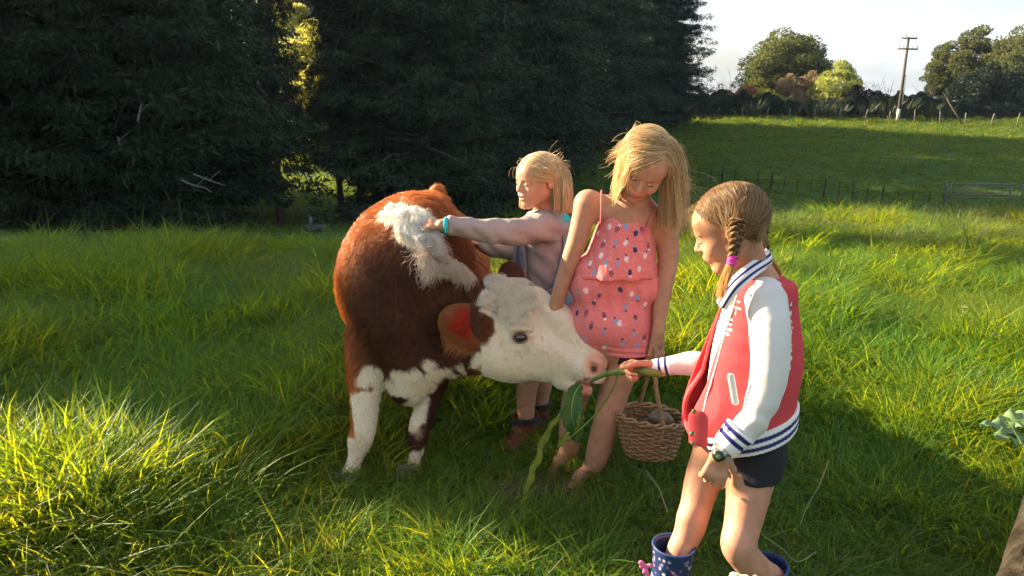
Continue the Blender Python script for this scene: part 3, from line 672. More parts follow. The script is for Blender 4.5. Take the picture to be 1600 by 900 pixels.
    for px, s, lab in fpx: place('flax', px, 91.5, s, lab, 'flax plant', 'flax_plant', 'flax clumps on the crest')
    tw = material('twig', (.16, .13, .11), rough=.9)
    for k, (px, Hh, lab) in enumerate(((1140, 5.2, 'bare sapling against the sky at the left of the crest'), (1362, 4.6, 'bare sapling left of the leaning pole'), (1378, 4.0, 'thin bare sapling close to the pole'), (1349, 4.0, 'bare sapling rising behind the plum bush'), (1438, 3.8, 'bare sapling right of the pole'))):
        t = tag(empty('bare_sapling', gpos(px, 96)), lab, 'sapling', 'bare saplings on the crest'); twigs(70+k, Hh, 9, .035).build('branch', tw, t)
if 'trees' in SECT: build_trees()

def build_gobo_hedge():
    """added unseen hedge at the left, its top shaped as a gobo for the low sun"""
    S0 = 14.0; tn = math.tan(SUN_EL); aw = np.array([-sin(SUN_AZ), cos(SUN_AZ)]); uw = np.array([cos(SUN_AZ), sin(SUN_AZ)])
    us = [-6, 0, 1.9, 2.20, 2.26, 2.32, 2.40, 3.60, 3.80, 5.1, 5.3, 5.85, 5.95, 6.15, 6.25, 7.4, 7.6, 8.0, 8.2, 10.0, 10.3, 15]
    hs = [8.6, 9.0, 9.4, 14.4, 14.7, 14.5, 12.9, 12.9, 11.6, 11.6, 11.2, 11.2, 13.9, 13.9, 11.6, 11.6, 18, 18, 10.4, 10.4, 22, 22]      # x tan(elevation)
    rg = np.random.default_rng(5); n = 90000
    u = -6+21*rg.random(n); Su = np.maximum(S0, 1.6*u+2.6); top = (np.interp(u, us, hs)+Su-S0)*tn; top = top+.14*fbm(np.stack([u, u*0, u*0], 1), 2.2, 3, 3)
    z = -.2+(top+.2)*rg.random(n)**.8; dd = rg.normal(0, .32, n)
    pts = aw[None]*(Su+dd)[:, None]+uw[None]*u[:, None]; C = np.stack([pts[:, 0], pts[:, 1], z], 1)
    V, Q = leaf_tris(C, .27, rg, None, asp=.5, tri=True)
    root = tag(empty('hedge', (aw[0]*S0+uw[0]*4, aw[1]*S0+uw[1]*4, 0)), 'added unseen hedge beyond the left edge, its top shaped to shade the field', 'hedge')  # added for the light: its heights steer where shade falls
    b = tuple(root.location)
    mesh_obj('foliage', V, Q, foliage_mat('hedge_leaves', (.03, .055, .018), (.05, .08, .025), .2, 1.5), root, smooth=False, base=b)
    mb = MB()
    for k in range(20):
        uu = -5.5+k*1.03; q = aw*max(S0, 1.6*uu+2.6)+uw*uu; h = (np.interp(uu, us, hs)+max(0, 1.6*uu+2.6-S0))*tn*.85; mb.tube([[q[0], q[1], -.2], [q[0]+.1, q[1], h*.5], [q[0], q[1]+.1, h]], [.09, .06, .02], 6)
    mb.build('stem', material('gobo_wood', (.06, .05, .04), rough=.9), root, base=b)
if 'hedge' in SECT: build_gobo_hedge()

# ------------------------------------------------------------------ fences, gate, pole
def build_farm():
    wood = material('weathered_wood', (.11, .10, .085), rough=.95, noisecol=(.20, .19, .17), nscale=12, nstretch=(1, 1, .2), bump=(30, .01, .6))
    wire = material('fence_wire', (.25, .25, .25), rough=.4, metal=.8)
    wire_dark = material('shaded_wire', (.05, .045, .04), rough=.8)  # shade of the hollow put into the wire colour of every fence
    dark_wood = material('shaded_dark_wood', (.022, .024, .018), rough=.95, noisecol=(.04, .04, .03), nscale=8)  # posts coloured dark for the shade of the hollow
    def fence(label, line, step, h, pr, group=None, lean=.03, wires=(.25, .5, .75, .95), thin=0, seed=0, wr=.006, wood=wood):
        rg = np.random.default_rng(seed); pts = [np.array(gpos(px, Y)) for px, Y in line]; seg = [np.linalg.norm((b-a)[:2]) for a, b in zip(pts[:-1], pts[1:])]; tot = sum(seg); n = int(tot/step)+1
        root = tag(empty('fence', tuple(pts[0])), label, 'fence'); base = pts[0]; tops = []
        shared = None
        for k in range(n):
            s = min(k*step, tot-1e-3); i = 0
            while s > seg[i]: s -= seg[i]; i += 1
            q = pts[i]+(pts[i+1]-pts[i])*s/seg[i]; q[2] = float(terrain(q[0], q[1])); big = (k % 4 == 0) or not thin; hh = h*(1+.08*rg.normal())*(1 if big else .86)
            if shared is None:
                o = MB().tube([[0, 0, -.3], [0, 0, .55], [0.004, 0, 1.0], [0.004, 0, 1.03]], [pr, pr, pr*.92, pr*.5], 8).build('post', wood, root); shared = o.data
            else: o = bpy.data.objects.new('post', shared); link(o, root)
            o.location = Vector(q-base); o.scale = (1 if big else .5, 1 if big else .5, hh); o.rotation_euler = (rg.normal()*lean, rg.normal()*lean, rg.random()*6); tops.append((q, hh))
        for w in wires:
            mb = MB(); mb.tube([q-base+np.array([0, -pr, hh*w]) for q, hh in tops], wr, 5, cap=False); mb.build('wire', wire_dark, root)
        return root
    fence('post and wire fence crossing the hollow below the hill, ending at the gate', [(1062, 56), (1200, 52), (1330, 49), (1478, 46)], .85, 1.15, .055, thin=1, seed=1, wr=.008, wood=dark_wood)
    fence('short run of fence right of the gate', [(1596, 44.5), (1700, 43)], 1.2, 1.2, .08, seed=2)
    fence('dark wire-netting fence at the foot of the left tree belt', [(-30, 23.5), (140, 24), (300, 25), (430, 26.5), (560, 29), (690, 32)], 1.3, 1.0, .04, thin=1, seed=3, wires=(.2, .35, .5, .65, .8, .95), wr=.004, wood=dark_wood)
    fence('old leaning fence along the hill crest in front of the hedge', [(1085, 92), (1250, 90), (1400, 88), (1620, 86)], 2.6, 1.25, .07, lean=.10, seed=4, wr=.01)
    fence('fence posts behind the bending girl, running up beside the trees', [(880, 50), (905, 62), (935, 76)], 3, 1.2, .06, seed=5)
    # tubular gate
    a = P(1483, 309, 46.5); b = P(1596, 308, 46.0); z = (a[2]+b[2])/2; a[2] = b[2] = z; root = tag(empty('farm_gate', tuple(a)), 'pale galvanised tube gate between two posts at the hollow', 'gate'); gm = material('galvanised', (.20, .21, .21), rough=.6, metal=.4)
    d = b-a; up = np.array([0, 0, 1.0]); mb = MB(); mb.tube([[0, 0, 0], [0, 0, .8]], .03, 8); mb.tube([d, d+[0, 0, .8]], .03, 8); mb.tube([[0, 0, .8], d+[0, 0, .8]], .03, 8); mb.tube([[0, 0, 0], d], .025, 8); mb.build('gate_frame', gm, root)
    for k, h in enumerate((.16, .32, .48, .64)): MB().tube([[0, 0, h], d+[0, 0, h]], .016, 6).build('rail', gm, root)
    MB().tube([d*.0+[0, 0, .05], d*.5+[0, 0, .78]], .015, 6).build('brace', gm, root)
    for q in (a-d/np.linalg.norm(d)*.25, b+d/np.linalg.norm(d)*.25): MB().tube([q-a-[0, 0, .6], q-a+[0, 0, .9], q-a+[0, 0, .95]], [.08, .075, .05], 10).build('gate_post', wood, root)
    # leaning power pole with stay
    f = np.array(gpos(1401, 89)); top = P(1420, 58, 90.0); ax = nrm(top-f); H = np.linalg.norm(top-f); root = tag(empty('power_pole', tuple(f)), 'leaning timber power pole with two crossarms on the crest', 'power pole')
    cw = material('pole_wood', (.06, .042, .034), rough=.9, noisecol=(.10, .08, .065), nscale=5, nstretch=(1, 1, .1))
    MB().tube([ax*-.8, ax*H*.5, ax*H], [.17, .15, .12], 10).build('pole', cw, root)
    MB().tube([ax*0.1, ax*1.3], .185, 10).build('pale_band', material('pole_paint', (.45, .45, .42), rough=.8), root)
    pipe = MB().tube([ax*1.8+[.21, -.1, 0], ax*H*.55+[.19, -.1, 0]], .06, 8).build('cable_guard', material('cable_guard', (.42, .44, .46), rough=.6), root)
    sd = nrm(np.cross(ax, [0, 1, 0])+np.array([.0, .25, .0]))
    ins = material('insulator', (.30, .28, .26), rough=.3)
    for k, (u, w) in enumerate(((.985, .78), (.86, 1.0))):
        c = ax*H*u; arm = MB().box(c+[0, -.18, 0], (w, .06, .08), frame_from(nrm(np.cross(sd, [0, 0, 1])), ax)).build('crossarm', cw, root)
        for j in (-.9, -.45, .45, .9):
            q = c+[0, -.18, 0]+sd*w*j; MB().tube([q+ax*.06, q+ax*.2, q+ax*.30, q+ax*.36], [.03, .03, .08, .05], 8).build('insulator', ins, arm)
    e1 = P(1290, 70, 140.0); MB().tube([top-f, (top+e1)/2-f-[0, 0, 1.2], e1-f], .012, 4).build('wire', wire, root)
    # stay pole with a guy wire, its own thing
    s0 = np.array(gpos(1507, 86)); s1 = P(1472, 143, 88.0); root = tag(empty('stay_pole', tuple(s0)), 'thin slanting stay leaning up into the slim olive tree', 'stay'); MB().tube([np.zeros(3)-[0, 0, .2], s1-s0], [.10, .07], 7).build('pole', cw, root)
    # broken pale boughs hanging in the left trees, and the trough glimpsed by the stream
    bw = material('bleached_wood', (.17, .16, .15), rough=.9)
    for k, (pts, lab) in enumerate((([(283, 281, 24.6), (300, 289, 24.5), (318, 293, 24.5), (330, 300, 24.6)], 'pale broken bough hanging low in the left trees'), ([(302, 272, 24.8), (325, 281, 24.7), (352, 290, 24.8)], 'second thinner pale bough right of the broken one'), ([(215, 190, 24.5), (219, 170, 24.6), (222, 160, 24.8)], 'short pale dead branch high in the left trees'), ([(184, 214, 24.6), (187, 226, 24.6)], 'tiny pale dead stub in the left trees'))):
        w = [P(*q) for q in pts]; root = tag(empty('dead_bough', tuple(w[0])), lab, 'dead branch', 'bleached boughs in the left trees'); mb = MB(); mb.tube(spline(w, 12)-w[0], np.linspace(.035, .012, 12), 6); mb.build('bough', bw, root)
        mb = MB(); q = (w[0]+w[-1])/2-w[0]; mb.tube([q, q+[.35, .1, .30]], [.02, .006], 5); mb.build('twig', bw, root)
    t = tag(empty('water_trough', tuple(P(492, 353, 25)*[1, 1, 0]+[0, 0, float(terrain(P(492, 353, 25)[0], 25))+.1])), 'low pale water trough in the dark hollow left of the calf', 'trough')
    c = Clay(.02); c.cone((-.22, 0, .12), (.22, 0, .12), .16, .16, .05); c.plane((0, 0, .2), (0, 0, 1)); c.cone((-.2, 0, .20), (.2, 0, .20), .11, .11, .02, sub=True); v, q = c.mesh(1); mesh_obj('basin', v, q, material('trough_concrete', (.06, .07, .07), rough=.8, bump=(20, .01, .4)), t)
    c = Clay(.02); c.ell((-.16, .1, .32), (.07, .06, .16), k=.02); v, q = c.mesh(1); mesh_obj('standpipe', v, q, material('pipe_grey', (.12, .13, .14), rough=.6), t)
if 'farm' in SECT or 'trees' in SECT: build_farm()
# ================================================================== the calf
def build_calf():
    base = np.array([-.36, 3.2, 0])
    root = tag(empty('calf', base), 'red-brown calf with white face and white forelegs being hand-fed a leafy stem', 'calf')
    c = Clay(.0070)
    p = P
    # trunk
    c.cone(p(640, 452, 3.12), p(668, 440, 3.72), .255, .225, .10, flat=((1, 0, 0), .93))
    c.ell(p(624, 430, 3.1), (.235, .30, .30), k=.08)
    c.ell(p(655, 405, 3.0), (.20, .26, .25), k=.08)
    c.cone(p(650, 355, 3.05), p(672, 338, 3.70), .10, .12, .08)            # spine
    c.ell(p(640, 500, 2.93), (.19, .20, .23), k=.08)                     # chest
    c.ell(p(655, 565, 2.86), (.12, .12, .10), k=.08)                       # brisket
    c.ell(p(640, 597, 2.88), (.09, .12, .085), k=.07)
    c.ell(p(683, 380, 3.85), (.20, .18, .19), k=.07)                      # rump
    c.cone(p(683, 300, 3.95), p(683, 308, 4.02), .040, .05, .06)            # tail head
    c.cone(p(655, 322, 3.72), p(655, 328, 3.72), .04, .04, .05)
    c.cone(p(683, 308, 4.04), P(690, 420, 4.16), .03, .02, .03); c.cone(P(690, 420, 4.16), P(690, 520, 4.16), .02, .03, .02)
    # neck to head
    c.cone(p(668, 440, 2.98), p(748, 500, 2.84), .17, .115, .08)
    c.cone(p(690, 405, 3.02), p(772, 462, 2.88), .085, .06, .07)
    c.cone(p(665, 548, 2.88), p(770, 555, 2.81), .085, .075, .07)
    # front legs (left one in the picture first)
    def leg(pts, k=.03):
        c.chain([p(*q[:3]) for q in pts], [q[3] for q in pts], k)
    leg([(578, 530, 2.93, .095), (572, 590, 2.85, .070), (570, 628, 2.82, .056), (567, 672, 2.79, .047), (562, 690, 2.775, .044), (556, 712, 2.76, .029), (549, 735, 2.745, .030), (541, 752, 2.73, .040), (538, 768, 2.72, .043)])
    leg([(676, 560, 2.92, .085), (672, 600, 2.885, .062), (664, 640, 2.86, .042), (656, 668, 2.845, .041), (653, 690, 2.835, .033), (649, 715, 2.825, .023), (645, 735, 2.815, .030), (640, 748, 2.80, .038), (638, 758, 2.79, .040)])
    # hind legs
    for sx, dy in ((-.54, 0), (-.28, .08)):
        hx = [(sx+.04, 3.78+dy, .62, .13), (sx+.02, 3.66+dy, .45, .085), (sx, 3.86+dy, .30, .045), (sx, 3.82+dy, .12, .03), (sx, 3.76+dy, .0, .042)]
        c.chain([np.array(q[:3]) for q in hx], [q[3] for q in hx], .04)
    # head: long axis poll -> muzzle
    c.ell(p(808, 492, 2.84), (.085, .085, .085), k=.04)                  # forehead
    c.cone(p(782, 462, 2.87), p(806, 468, 2.87), .045, .055, .04)          # poll
    c.cone(p(810, 520, 2.83), p(905, 566, 2.76), .098, .058, .05)          # face
    c.cone(p(800, 555, 2.83), p(880, 584, 2.77), .085, .042, .05)          # jaw
    c.cone(p(770, 545, 2.83), p(800, 560, 2.83), .085, .085, .05)          # cheek
    c.cone(p(875, 496, 2.80), p(930, 556, 2.75), .040, .040, .04)          # nose bridge
    c.cone(p(838, 470, 2.84), p(878, 500, 2.80), .050, .040, .05)
    c.ell(p(920, 577, 2.74), (.054, .055, .055), k=.03)                   # muzzle
    c.ell(p(934, 568, 2.735), (.034, .045, .030), k=.02)
    c.ell(p(932, 588, 2.735), (.036, .043, .024), k=.02)
    c.ell(p(934, 566, 2.70), (.022, .014, .020), k=.012)
    c.cone(p(880, 596, 2.755), p(908, 606, 2.735), .034, .028, .02)        # lower lip
    c.cone(p(905, 606, 2.735), p(919, 611, 2.72), .026, .017, .012)
    # mouth gap
    c.cone(p(950, 602, 2.73), p(895, 598, 2.70), .012, .005, .006, flat=((0, 1, 0), .25), sub=True)
    # nostril, eye hollow
    c.ell(p(928, 573, 2.682), (.021, .024, .011), M=frame_from([0, 1, 0], [0.35, 0, 1]), k=.008, sub=True)
    c.ell(p(813, 526, 2.715), (.022, .022, .017), k=.022, sub=True)
    c.cone(p(798, 512, 2.735), p(830, 514, 2.73), .010, .010, .018)       # brow
    c.cone(p(800, 543, 2.745), p(828, 545, 2.74), .009, .008, .016)       # lower lid
    V, Q = c.mesh(2)
    Nn = vnormals(V, Q)
    # coat markings, plus shade painted on the front
    hit = hitter(V)
    marks = [(hit(x, y), r*.0024, (1, 1, 1)) for x, y, r in ((603, 334, 13), (618, 326, 16), (636, 330, 20), (655, 336, 20), (672, 345, 16), (628, 350, 15), (625, 368, 12), (645, 365, 20), (665, 360, 18), (680, 372, 14), (655, 385, 8),
        (688, 395, 9), (700, 410, 9), (700, 428, 8), (713, 418, 7), (690, 430, 5),
        (590, 590, 18), (612, 586, 14), (630, 600, 22), (650, 588, 14), (668, 575, 13), (680, 590, 18), (655, 612, 24), (630, 622, 20), (700, 582, 10), (720, 578, 11), (740, 575, 15), (758, 570, 17), (725, 584, 12), (770, 575, 16), (712, 590, 12), (606, 606, 20), (668, 615, 18), (575, 600, 10))]
    kn_ = lambda X_: 0*X_[:, 0]
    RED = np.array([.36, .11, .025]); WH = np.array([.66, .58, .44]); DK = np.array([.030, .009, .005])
    def coat(X):
        n = fbm(X, 9, 3, 3)*.035 + fbm(X, 40, 4, 2)*.012
        C = np.tile(RED, (len(X), 1))
        C *= (1+.45*fbm(X, 6, 8, 3))[:, None]
        # shade painted over the neck and lower shoulder
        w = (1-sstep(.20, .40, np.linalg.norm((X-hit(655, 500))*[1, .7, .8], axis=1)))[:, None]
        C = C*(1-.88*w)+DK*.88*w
        def whiteblob(q, r, s=(1, 1, 1)):
            d = np.linalg.norm((X-q)*np.array(s), axis=1)+n
            return 1-sstep(r-.008, r+.008, d)
        W = np.zeros(len(X))
        for (q, r, s_) in marks: W = np.maximum(W, whiteblob(q, r, s_))
        a = p(752, 548, 2.8); d = nrm(p(800, 530, 2.8)-p(740, 545, 2.8))
        hz = sstep(-.03, .0, (X-a) @ d + n*.6 + .01)
        W = np.maximum(W, hz*(X[:, 2] > .30)*(X[:, 1] < 3.05)*(X[:, 0] > p(752, 500, 2.8)[0])*(((X-p(770, 445, 2.9)) @ nrm(np.array([1, 0, -.9]))+n*.8) > -.03))
        # belly underside
        W = np.maximum(W, (1-sstep(.40, .44, X[:, 2]+n))*(X[:, 1] > 2.95)*(X[:, 1] < 3.75)*(np.abs(X[:, 0]+.36) < .2))
        # left foreleg, white below the elbow with a brown outer strip
        l = (X[:, 0] < p(600, 600, 2.8)[0])*(X[:, 1] < 3.0)
        w1 = (1-sstep(.385, .40, X[:, 2]+n*1.2+.35*(p(580, 600, 2.8)[0]-X[:, 0])))*l
        strip = (X[:, 0] < p(556, 650, 2.8)[0]-.15*(X[:, 2]-.25)) * (X[:, 2] > .2)*(X[:, 2] < .42)
        W = np.maximum(W, w1*(1-strip*l))
        # right foreleg: knee cap and hoof end only
        r_ = (X[:, 0] > p(618, 680, 2.82)[0])*(X[:, 1] < 3.02)*(X[:, 0] < p(705, 640, 2.8)[0])*(X[:, 2] < .40)
        W = np.where(r_*(X[:, 2] < .36) > 0, 0, W)
        C = np.where(((r_*(1-kn_(X))) > .3)[:, None], DK*1.6, C)
        kn = whiteblob(p(646, 642, 2.80), .052, (1, .6, .62)); W = np.maximum(W, kn*r_)
        W = np.maximum(W, (1-sstep(.10, .12, X[:, 2]+n))*r_)
        W = np.maximum(W, (1-sstep(.22, .25, X[:, 2]+n))*(X[:, 1] > 3.4))
        # tail switch
        W = np.maximum(W, (X[:, 1] > 4.1)*(X[:, 2] < .5))
        # brown round the near ear base
        e = 1-sstep(.035, .05, np.linalg.norm((X-hit(762, 515))*np.array([1.2, 1, .7]), axis=1)+n)
        W *= (1-e)
        W = W[:, None]
        C = C*(1-W)+WH*(1+.06*fbm(X, 30, 9, 2))[:, None]*W
        return np.clip(C, 0, 1), W[:, 0]
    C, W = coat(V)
    # bare skin, tinted zones
    def pt(q, r, col, s=.35, a=1.0): paint(C, V, hit(q[0], q[1]), r, col, s, a)
    pt((930, 572, 2.70), .045, (.66, .36, .22), .35); pt((940, 575, 2.71), .036, (.66, .33, .23), .3, .8)
    pt((928, 573, 2.69), .014, (.05, .02, .02), .5)
    pt((914, 609, 2.72), .034, (.60, .22, .15), .35); pt((915, 597, 2.73), .018, (.30, .08, .06), .4)
    pt((813, 526, 2.72), .030, (.45, .30, .20), .4, .75); pt((829, 529, 2.72), .012, (.5, .25, .12), .5, .6)
    pt((822, 545, 2.72), .014, (.33, .27, .15), .5, .5)
    pt((812, 548, 2.72), .03, (.6, .56, .42), .5, .4)
    for (q, r) in (((850, 592, 2.74), .05), ((800, 588, 2.75), .05), ((880, 585, 2.72), .03)): pt(q, r, (.60, .58, .30), .7, .30)  # yellow light under the jaw and chin painted in
    pt((558, 690, 2.72), .028, (.42, .33, .16), .6, .7); pt((548, 755, 2.69), .05, (.45, .40, .24), .6, .6)
    pt((655, 680, 2.79), .024, (.45, .33, .18), .6, .6)
    skin = material('calf_hide', attr='Col', rough=.75, spec=.25, bump=(90, .004, .5))
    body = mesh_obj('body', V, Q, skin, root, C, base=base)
    # ---------------- coat of short hair
    fur = hair_material('calf_hair', .30)
    gb = np.array([0, 1, -.35])
    ctr = p(645, 450, 3.2)
    faceax = nrm(p(790, 470, 2.86)-p(930, 570, 2.74))
    def groom(X, Nr):
        g = np.tile(np.array([0., .5, -.9]), (len(X), 1))
        g[:, 0] += np.sign(X[:, 0]-ctr[0])*.25
        head = sstep(-.20, -.10, X[:, 0])*(X[:, 1] < 3.02)*(X[:, 2] > .35)
        g = g*(1-head[:, None])+(faceax*1.2+np.array([0, 0, -.25]))*head[:, None]
        g += np.stack([fbm(X, 10, 21), fbm(X, 10, 22), fbm(X, 10, 23)], 1)*(.55-.30*head[:, None])
        g = g-(g*Nr).sum(1)[:, None]*Nr
        return nrm(g), head
    def visible(c_): 
        v = np.ones(len(c_)); v[c_[:, 2] < .02] = .1; v[c_[:, 1] > 3.6] = .35
        v *= 1+3.2*sstep(-.2, -.1, c_[:, 0])*(c_[:, 1] < 3.0); return v
    X, Nr = scatter(V, Q, 210000, visible)
    cc, ww = coat(X); g, head = groom(X, Nr)
    muz = (np.linalg.norm(X-p(935, 573, 2.71), axis=1) < .052) | (np.linalg.norm(X-p(912, 602, 2.72), axis=1) < .028) | (np.linalg.norm(X-p(813, 526, 2.73), axis=1) < .023)
    X, Nr, cc, ww, g, head = [q[~muz] for q in (X, Nr, cc, ww, g, head)]
    L = np.where(head > .5, .0095, .017)*(.75+.5*RNG.random(len(X)))
    L *= np.where((X[:, 2] < .40)*(X[:, 1] < 3.0)*(X[:, 2] > .02) > 0, .7, 1)
    L = np.clip(L, .006, .05)[:, None]
    curl = np.stack([fbm(X, 60, 31, 2), fbm(X, 60, 32, 2), fbm(X, 60, 33, 2)], 1)
    K = 4; t = np.linspace(0, 1, K)
    paths = X[:, None, :]-Nr[:, None, :]*.002+L[:, :, None]*(Nr[:, None, :]*(1-.45*head)[:, None, None]*(.55*t-.15*t**2)[None, :, None]+(g+curl*(.5-.25*head[:, None]))[:, None, :]*(.25*t+.75*t**2)[None, :, None])
    tint = np.clip(cc*(1+np.where(ww > .5, .06, .22)[:, None]*RNG.standard_normal((len(X), 1)))*np.where(ww > .5, 1.38, 1.3)[:, None], .005, .92)
    hair_obj('coat_hair', paths, fur, .00075, .0002, tint, root, base)
    # woolly poll curls and the long white crest
    def tuft(centres, n, length, curlamp, spread, up=.8, col=(.84, .78, .64), seed=0, drift=(0, 0, 0), K=12, freq=9):
        rg = np.random.default_rng(seed); ctrs = np.array([hit(*q[:2]) for q in centres]); rr = np.array([q[3] for q in centres])
        dmin = lambda c_: (np.min(np.linalg.norm(c_[:, None, :]-ctrs[None], axis=2)/rr[None], axis=1) < 1).astype(float)+1e-9
        X, Nr = scatter(V, Q, n, dmin, rg)
        L = length*(.6+.8*rg.random((n, 1)))
        lock = np.stack([fbm(X, 28, 41+seed, 1), fbm(X, 28, 42+seed, 1), fbm(X, 28, 43+seed, 1)], 1)*2.0
        ph = vnoise(X, 26, 50+seed)*7
        t = np.linspace(0, 1, K)[None, :]
        d0 = nrm(Nr*up+np.array(drift)+lock*spread+rg.standard_normal((n, 3))*.12)
        a = nrm(np.cross(d0, [0.3, .2, 1])); b = np.cross(d0, a)
        w = ph[:, None]+t*freq
        path = X[:, None, :]+L[:, :, None]*(d0[:, None, :]*t[..., None]+curlamp*t[..., None]*(a[:, None, :]*np.sin(w)[..., None]+b[:, None, :]*np.cos(w)[..., None])+np.array([0, 0, -1])*(.45*t**2)[..., None])
        tt = np.clip(np.array(col)*(1+.12*rg.standard_normal((n, 1))), 0, .95)
        return path, tt
    a, ta = tuft([(782, 448, 2.84, .04), (800, 450, 2.80, .045), (770, 468, 2.83, .035), (822, 462, 2.78, .035), (790, 475, 2.76, .04), (810, 480, 2.76, .04)], 8000, .042, .36, .5, up=.9, seed=1)
    hair_obj('poll_curls', a, fur, .0008, .0002, ta, root, base)
    a, ta = tuft([(612, 326, 3.05, .05), (640, 336, 3.0, .06), (662, 358, 2.95, .045), (676, 378, 2.9, .03)], 7500, .036, .12, .22, up=.30, drift=(.35, -.3, -.25), seed=2, freq=4, col=(.90, .87, .80))  # whiter tint paints the sun on the withers into the hair
    b_, tb = tuft([(665, 392, 2.88, .035), (690, 405, 2.88, .045), (712, 422, 2.87, .04)], 1900, .062, .22, .5, up=.7, drift=(.15, -.2, -.2), seed=3, freq=5, col=(.66, .56, .46))
    hair_obj('crest_mane', np.concatenate([a, b_]), fur, .0008, .0002, np.concatenate([ta, tb]), root, base)
    # ---------------- eye
    e0 = p(813, 526, 2.745)
    eyem = material('calf_eye', (.015, .01, .012), rough=.05, spec=.6, coat=1)
    c2 = Clay(.0016); c2.ell(e0+[0, -.004, 0], (.0245, .021, .0205)); v2, q2 = c2.mesh(1)
    eye = mesh_obj('eye', v2, q2, eyem, root, base=base)
    mb = MB(); w = np.linspace(-1.15, 1.15, 14)
    lid = material('calf_lid', (.12, .07, .05), rough=.5)
    up_ = [e0+np.array([.0265*math.sin(x), -.0215*math.cos(x*.55)-.001, .0185*math.cos(x)]) for x in w*1.35]
    mb.tube(up_, .0022, 6); lo_ = [q*[1, 1, 1]-np.array([0, 0, 2*(q[2]-e0[2])]) for q in up_]; mb.tube(lo_, .0020, 6)
    mb.build('eyelid', lid, root, base=base)
    n = 90; rg = np.random.default_rng(5); ii = rg.random(n)
    rts = np.array([up_[int(q*13)] for q in ii])+rg.standard_normal((n, 3))*.0008
    dirn = nrm(np.stack([(rts[:, 0]-e0[0])*22, -np.ones(n), np.full(n, .15)], 1)); t = np.linspace(0, 1, 4)
    hair_obj('eyelash', rts[:, None]+dirn[:, None]*.010*t[None, :, None]+np.array([0, 0, 1])*.006*(t**2)[None, :, None]*0, fur, .0005, .0001, (.6, .5, .4), root, base)
    # ---------------- ears: cupped leaves of skin
    def ear(name, basept, tip, side, width, cup, inner, outer, seed, fr=True, lbl=None):
        b0, t0 = np.asarray(basept), np.asarray(tip); ax = t0-b0; L = np.linalg.norm(ax); ax = ax/L
        sd = nrm(np.asarray(side)-np.dot(side, ax)*ax); no = np.cross(sd, ax)
        nu, nv = 22, 18; Vv = []; Cc = []
        for i in range(nu):
            u = i/(nu-1); wd = width*(.42+.58*sin(pi/2*min(1, u/.5)) if u < .5 else cos((u-.5)/.5*pi/2)**.5)+.0005
            for j in range(nv):
                v = -1+2*j/(nv-1)
                q = b0+ax*L*u+sd*wd*v*(1-.1*abs(v))+no*(cup*width*((v*v-.55)*(1-.45*u))+.012*sin(u*pi))
                Vv.append(q); k = (1-sstep(.45, .72, abs(v+.12)))*(sstep(.30, .55, u)*(1-sstep(.74, .90, u)))
                r_ = .5+.5*vnoise(np.array([q]), 90, seed)[0]*1.3+.4*vnoise(np.array([q]), 30, seed+3)[0]
                Cc.append(np.array(outer)*(1-k)+np.array(inner)*k*(.75+.5*r_))
        Vv = np.array(Vv); Fq = np.array([(i*nv+j, i*nv+j+1, (i+1)*nv+j+1, (i+1)*nv+j) for i in range(nu-1) for j in range(nv-1)])
        m = material('ear_skin_'+name, attr='Col', rough=.6, transl=.55, bump=(70, .003, .5)); 
        o = mesh_obj('ear', Vv, Fq, m, root, np.array(Cc), base=base)
        s_ = o.modifiers.new('thick', 'SOLIDIFY'); s_.thickness = .004; s_.offset = 0
        # fringe and inside hair
        rg = np.random.default_rng(seed); n = 5200
        X, Nr = scatter(Vv, Fq, n, None, rg)
        rel = X-b0; u = (rel@ax)/L; v = (rel@sd)/width
        edge = np.abs(v)
        lower = np.sign(v)
        d = nrm(sd[None]*np.sign(v)[:, None]*(.4+edge[:, None])+ax[None]*.55+rg.standard_normal((n, 3))*.25)
        Lh = (.004+.009*sstep(.7, .95, edge)+.022*(sstep(.55, .95, v))*fr)*(.6+.7*rg.random(n))
        inside = rg.random(n) < .9*(np.abs(v+.12) < .58)*(u > .28)*(u < .86)
        keep_ = ~inside
        X, d, Lh, edge = X[keep_], d[keep_], Lh[keep_], edge[keep_]
        t = np.linspace(0, 1, 5)
        pth = X[:, None]+d[:, None]*(Lh[:, None]*t[None])[..., None]+np.array([0, 0, -1])*(Lh[:, None]*.5*t[None]**2)[..., None]
        tn = np.array((.50, .20, .06))*(.6+.8*rg.random((len(X), 1)))
        hair_obj('ear_hair', pth, fur, .00055, .00012, np.clip(tn, 0, .9), o)
        return o
    o = ear('near', p(778, 538, 2.76), p(688, 490, 2.70), P(712, 550, 2.70)-P(736, 480, 2.74), .096, .34, (.46, .030, .012), (.30, .11, .035), 11)
    o['label'] = 'ear turned to the light, red inside with a golden fringe'
    o = ear('far', p(800, 452, 2.93), p(795, 408, 2.95), (-1, .2, 0), .055, .35, (.16, .06, .04), (.16, .055, .03), 12, fr=False)
    o['label'] = 'small dark far ear behind the poll'
    # hooves
    hm = material('hoof', (.10, .085, .06), rough=.6, bump=(40, .003, .6))
    for q in (p(537, 772, 2.70), p(637, 760, 2.775), np.array([-.58, 3.73, .02]), np.array([-.32, 3.81, .02])):
        h_ = Clay(.004)
        for s in (-1, 1): h_.cone([q[0]+s*.021, q[1]+.01, .045], [q[0]+s*.024, q[1]-.035, .008], .028, .026, .006)
        h_.plane((0, 0, -.012), (0, 0, -1)); v_, f_ = h_.mesh(1); mesh_obj('hoof', v_, f_, hm, root, base=base)
    return root
if 'cow' in SECT: build_calf()
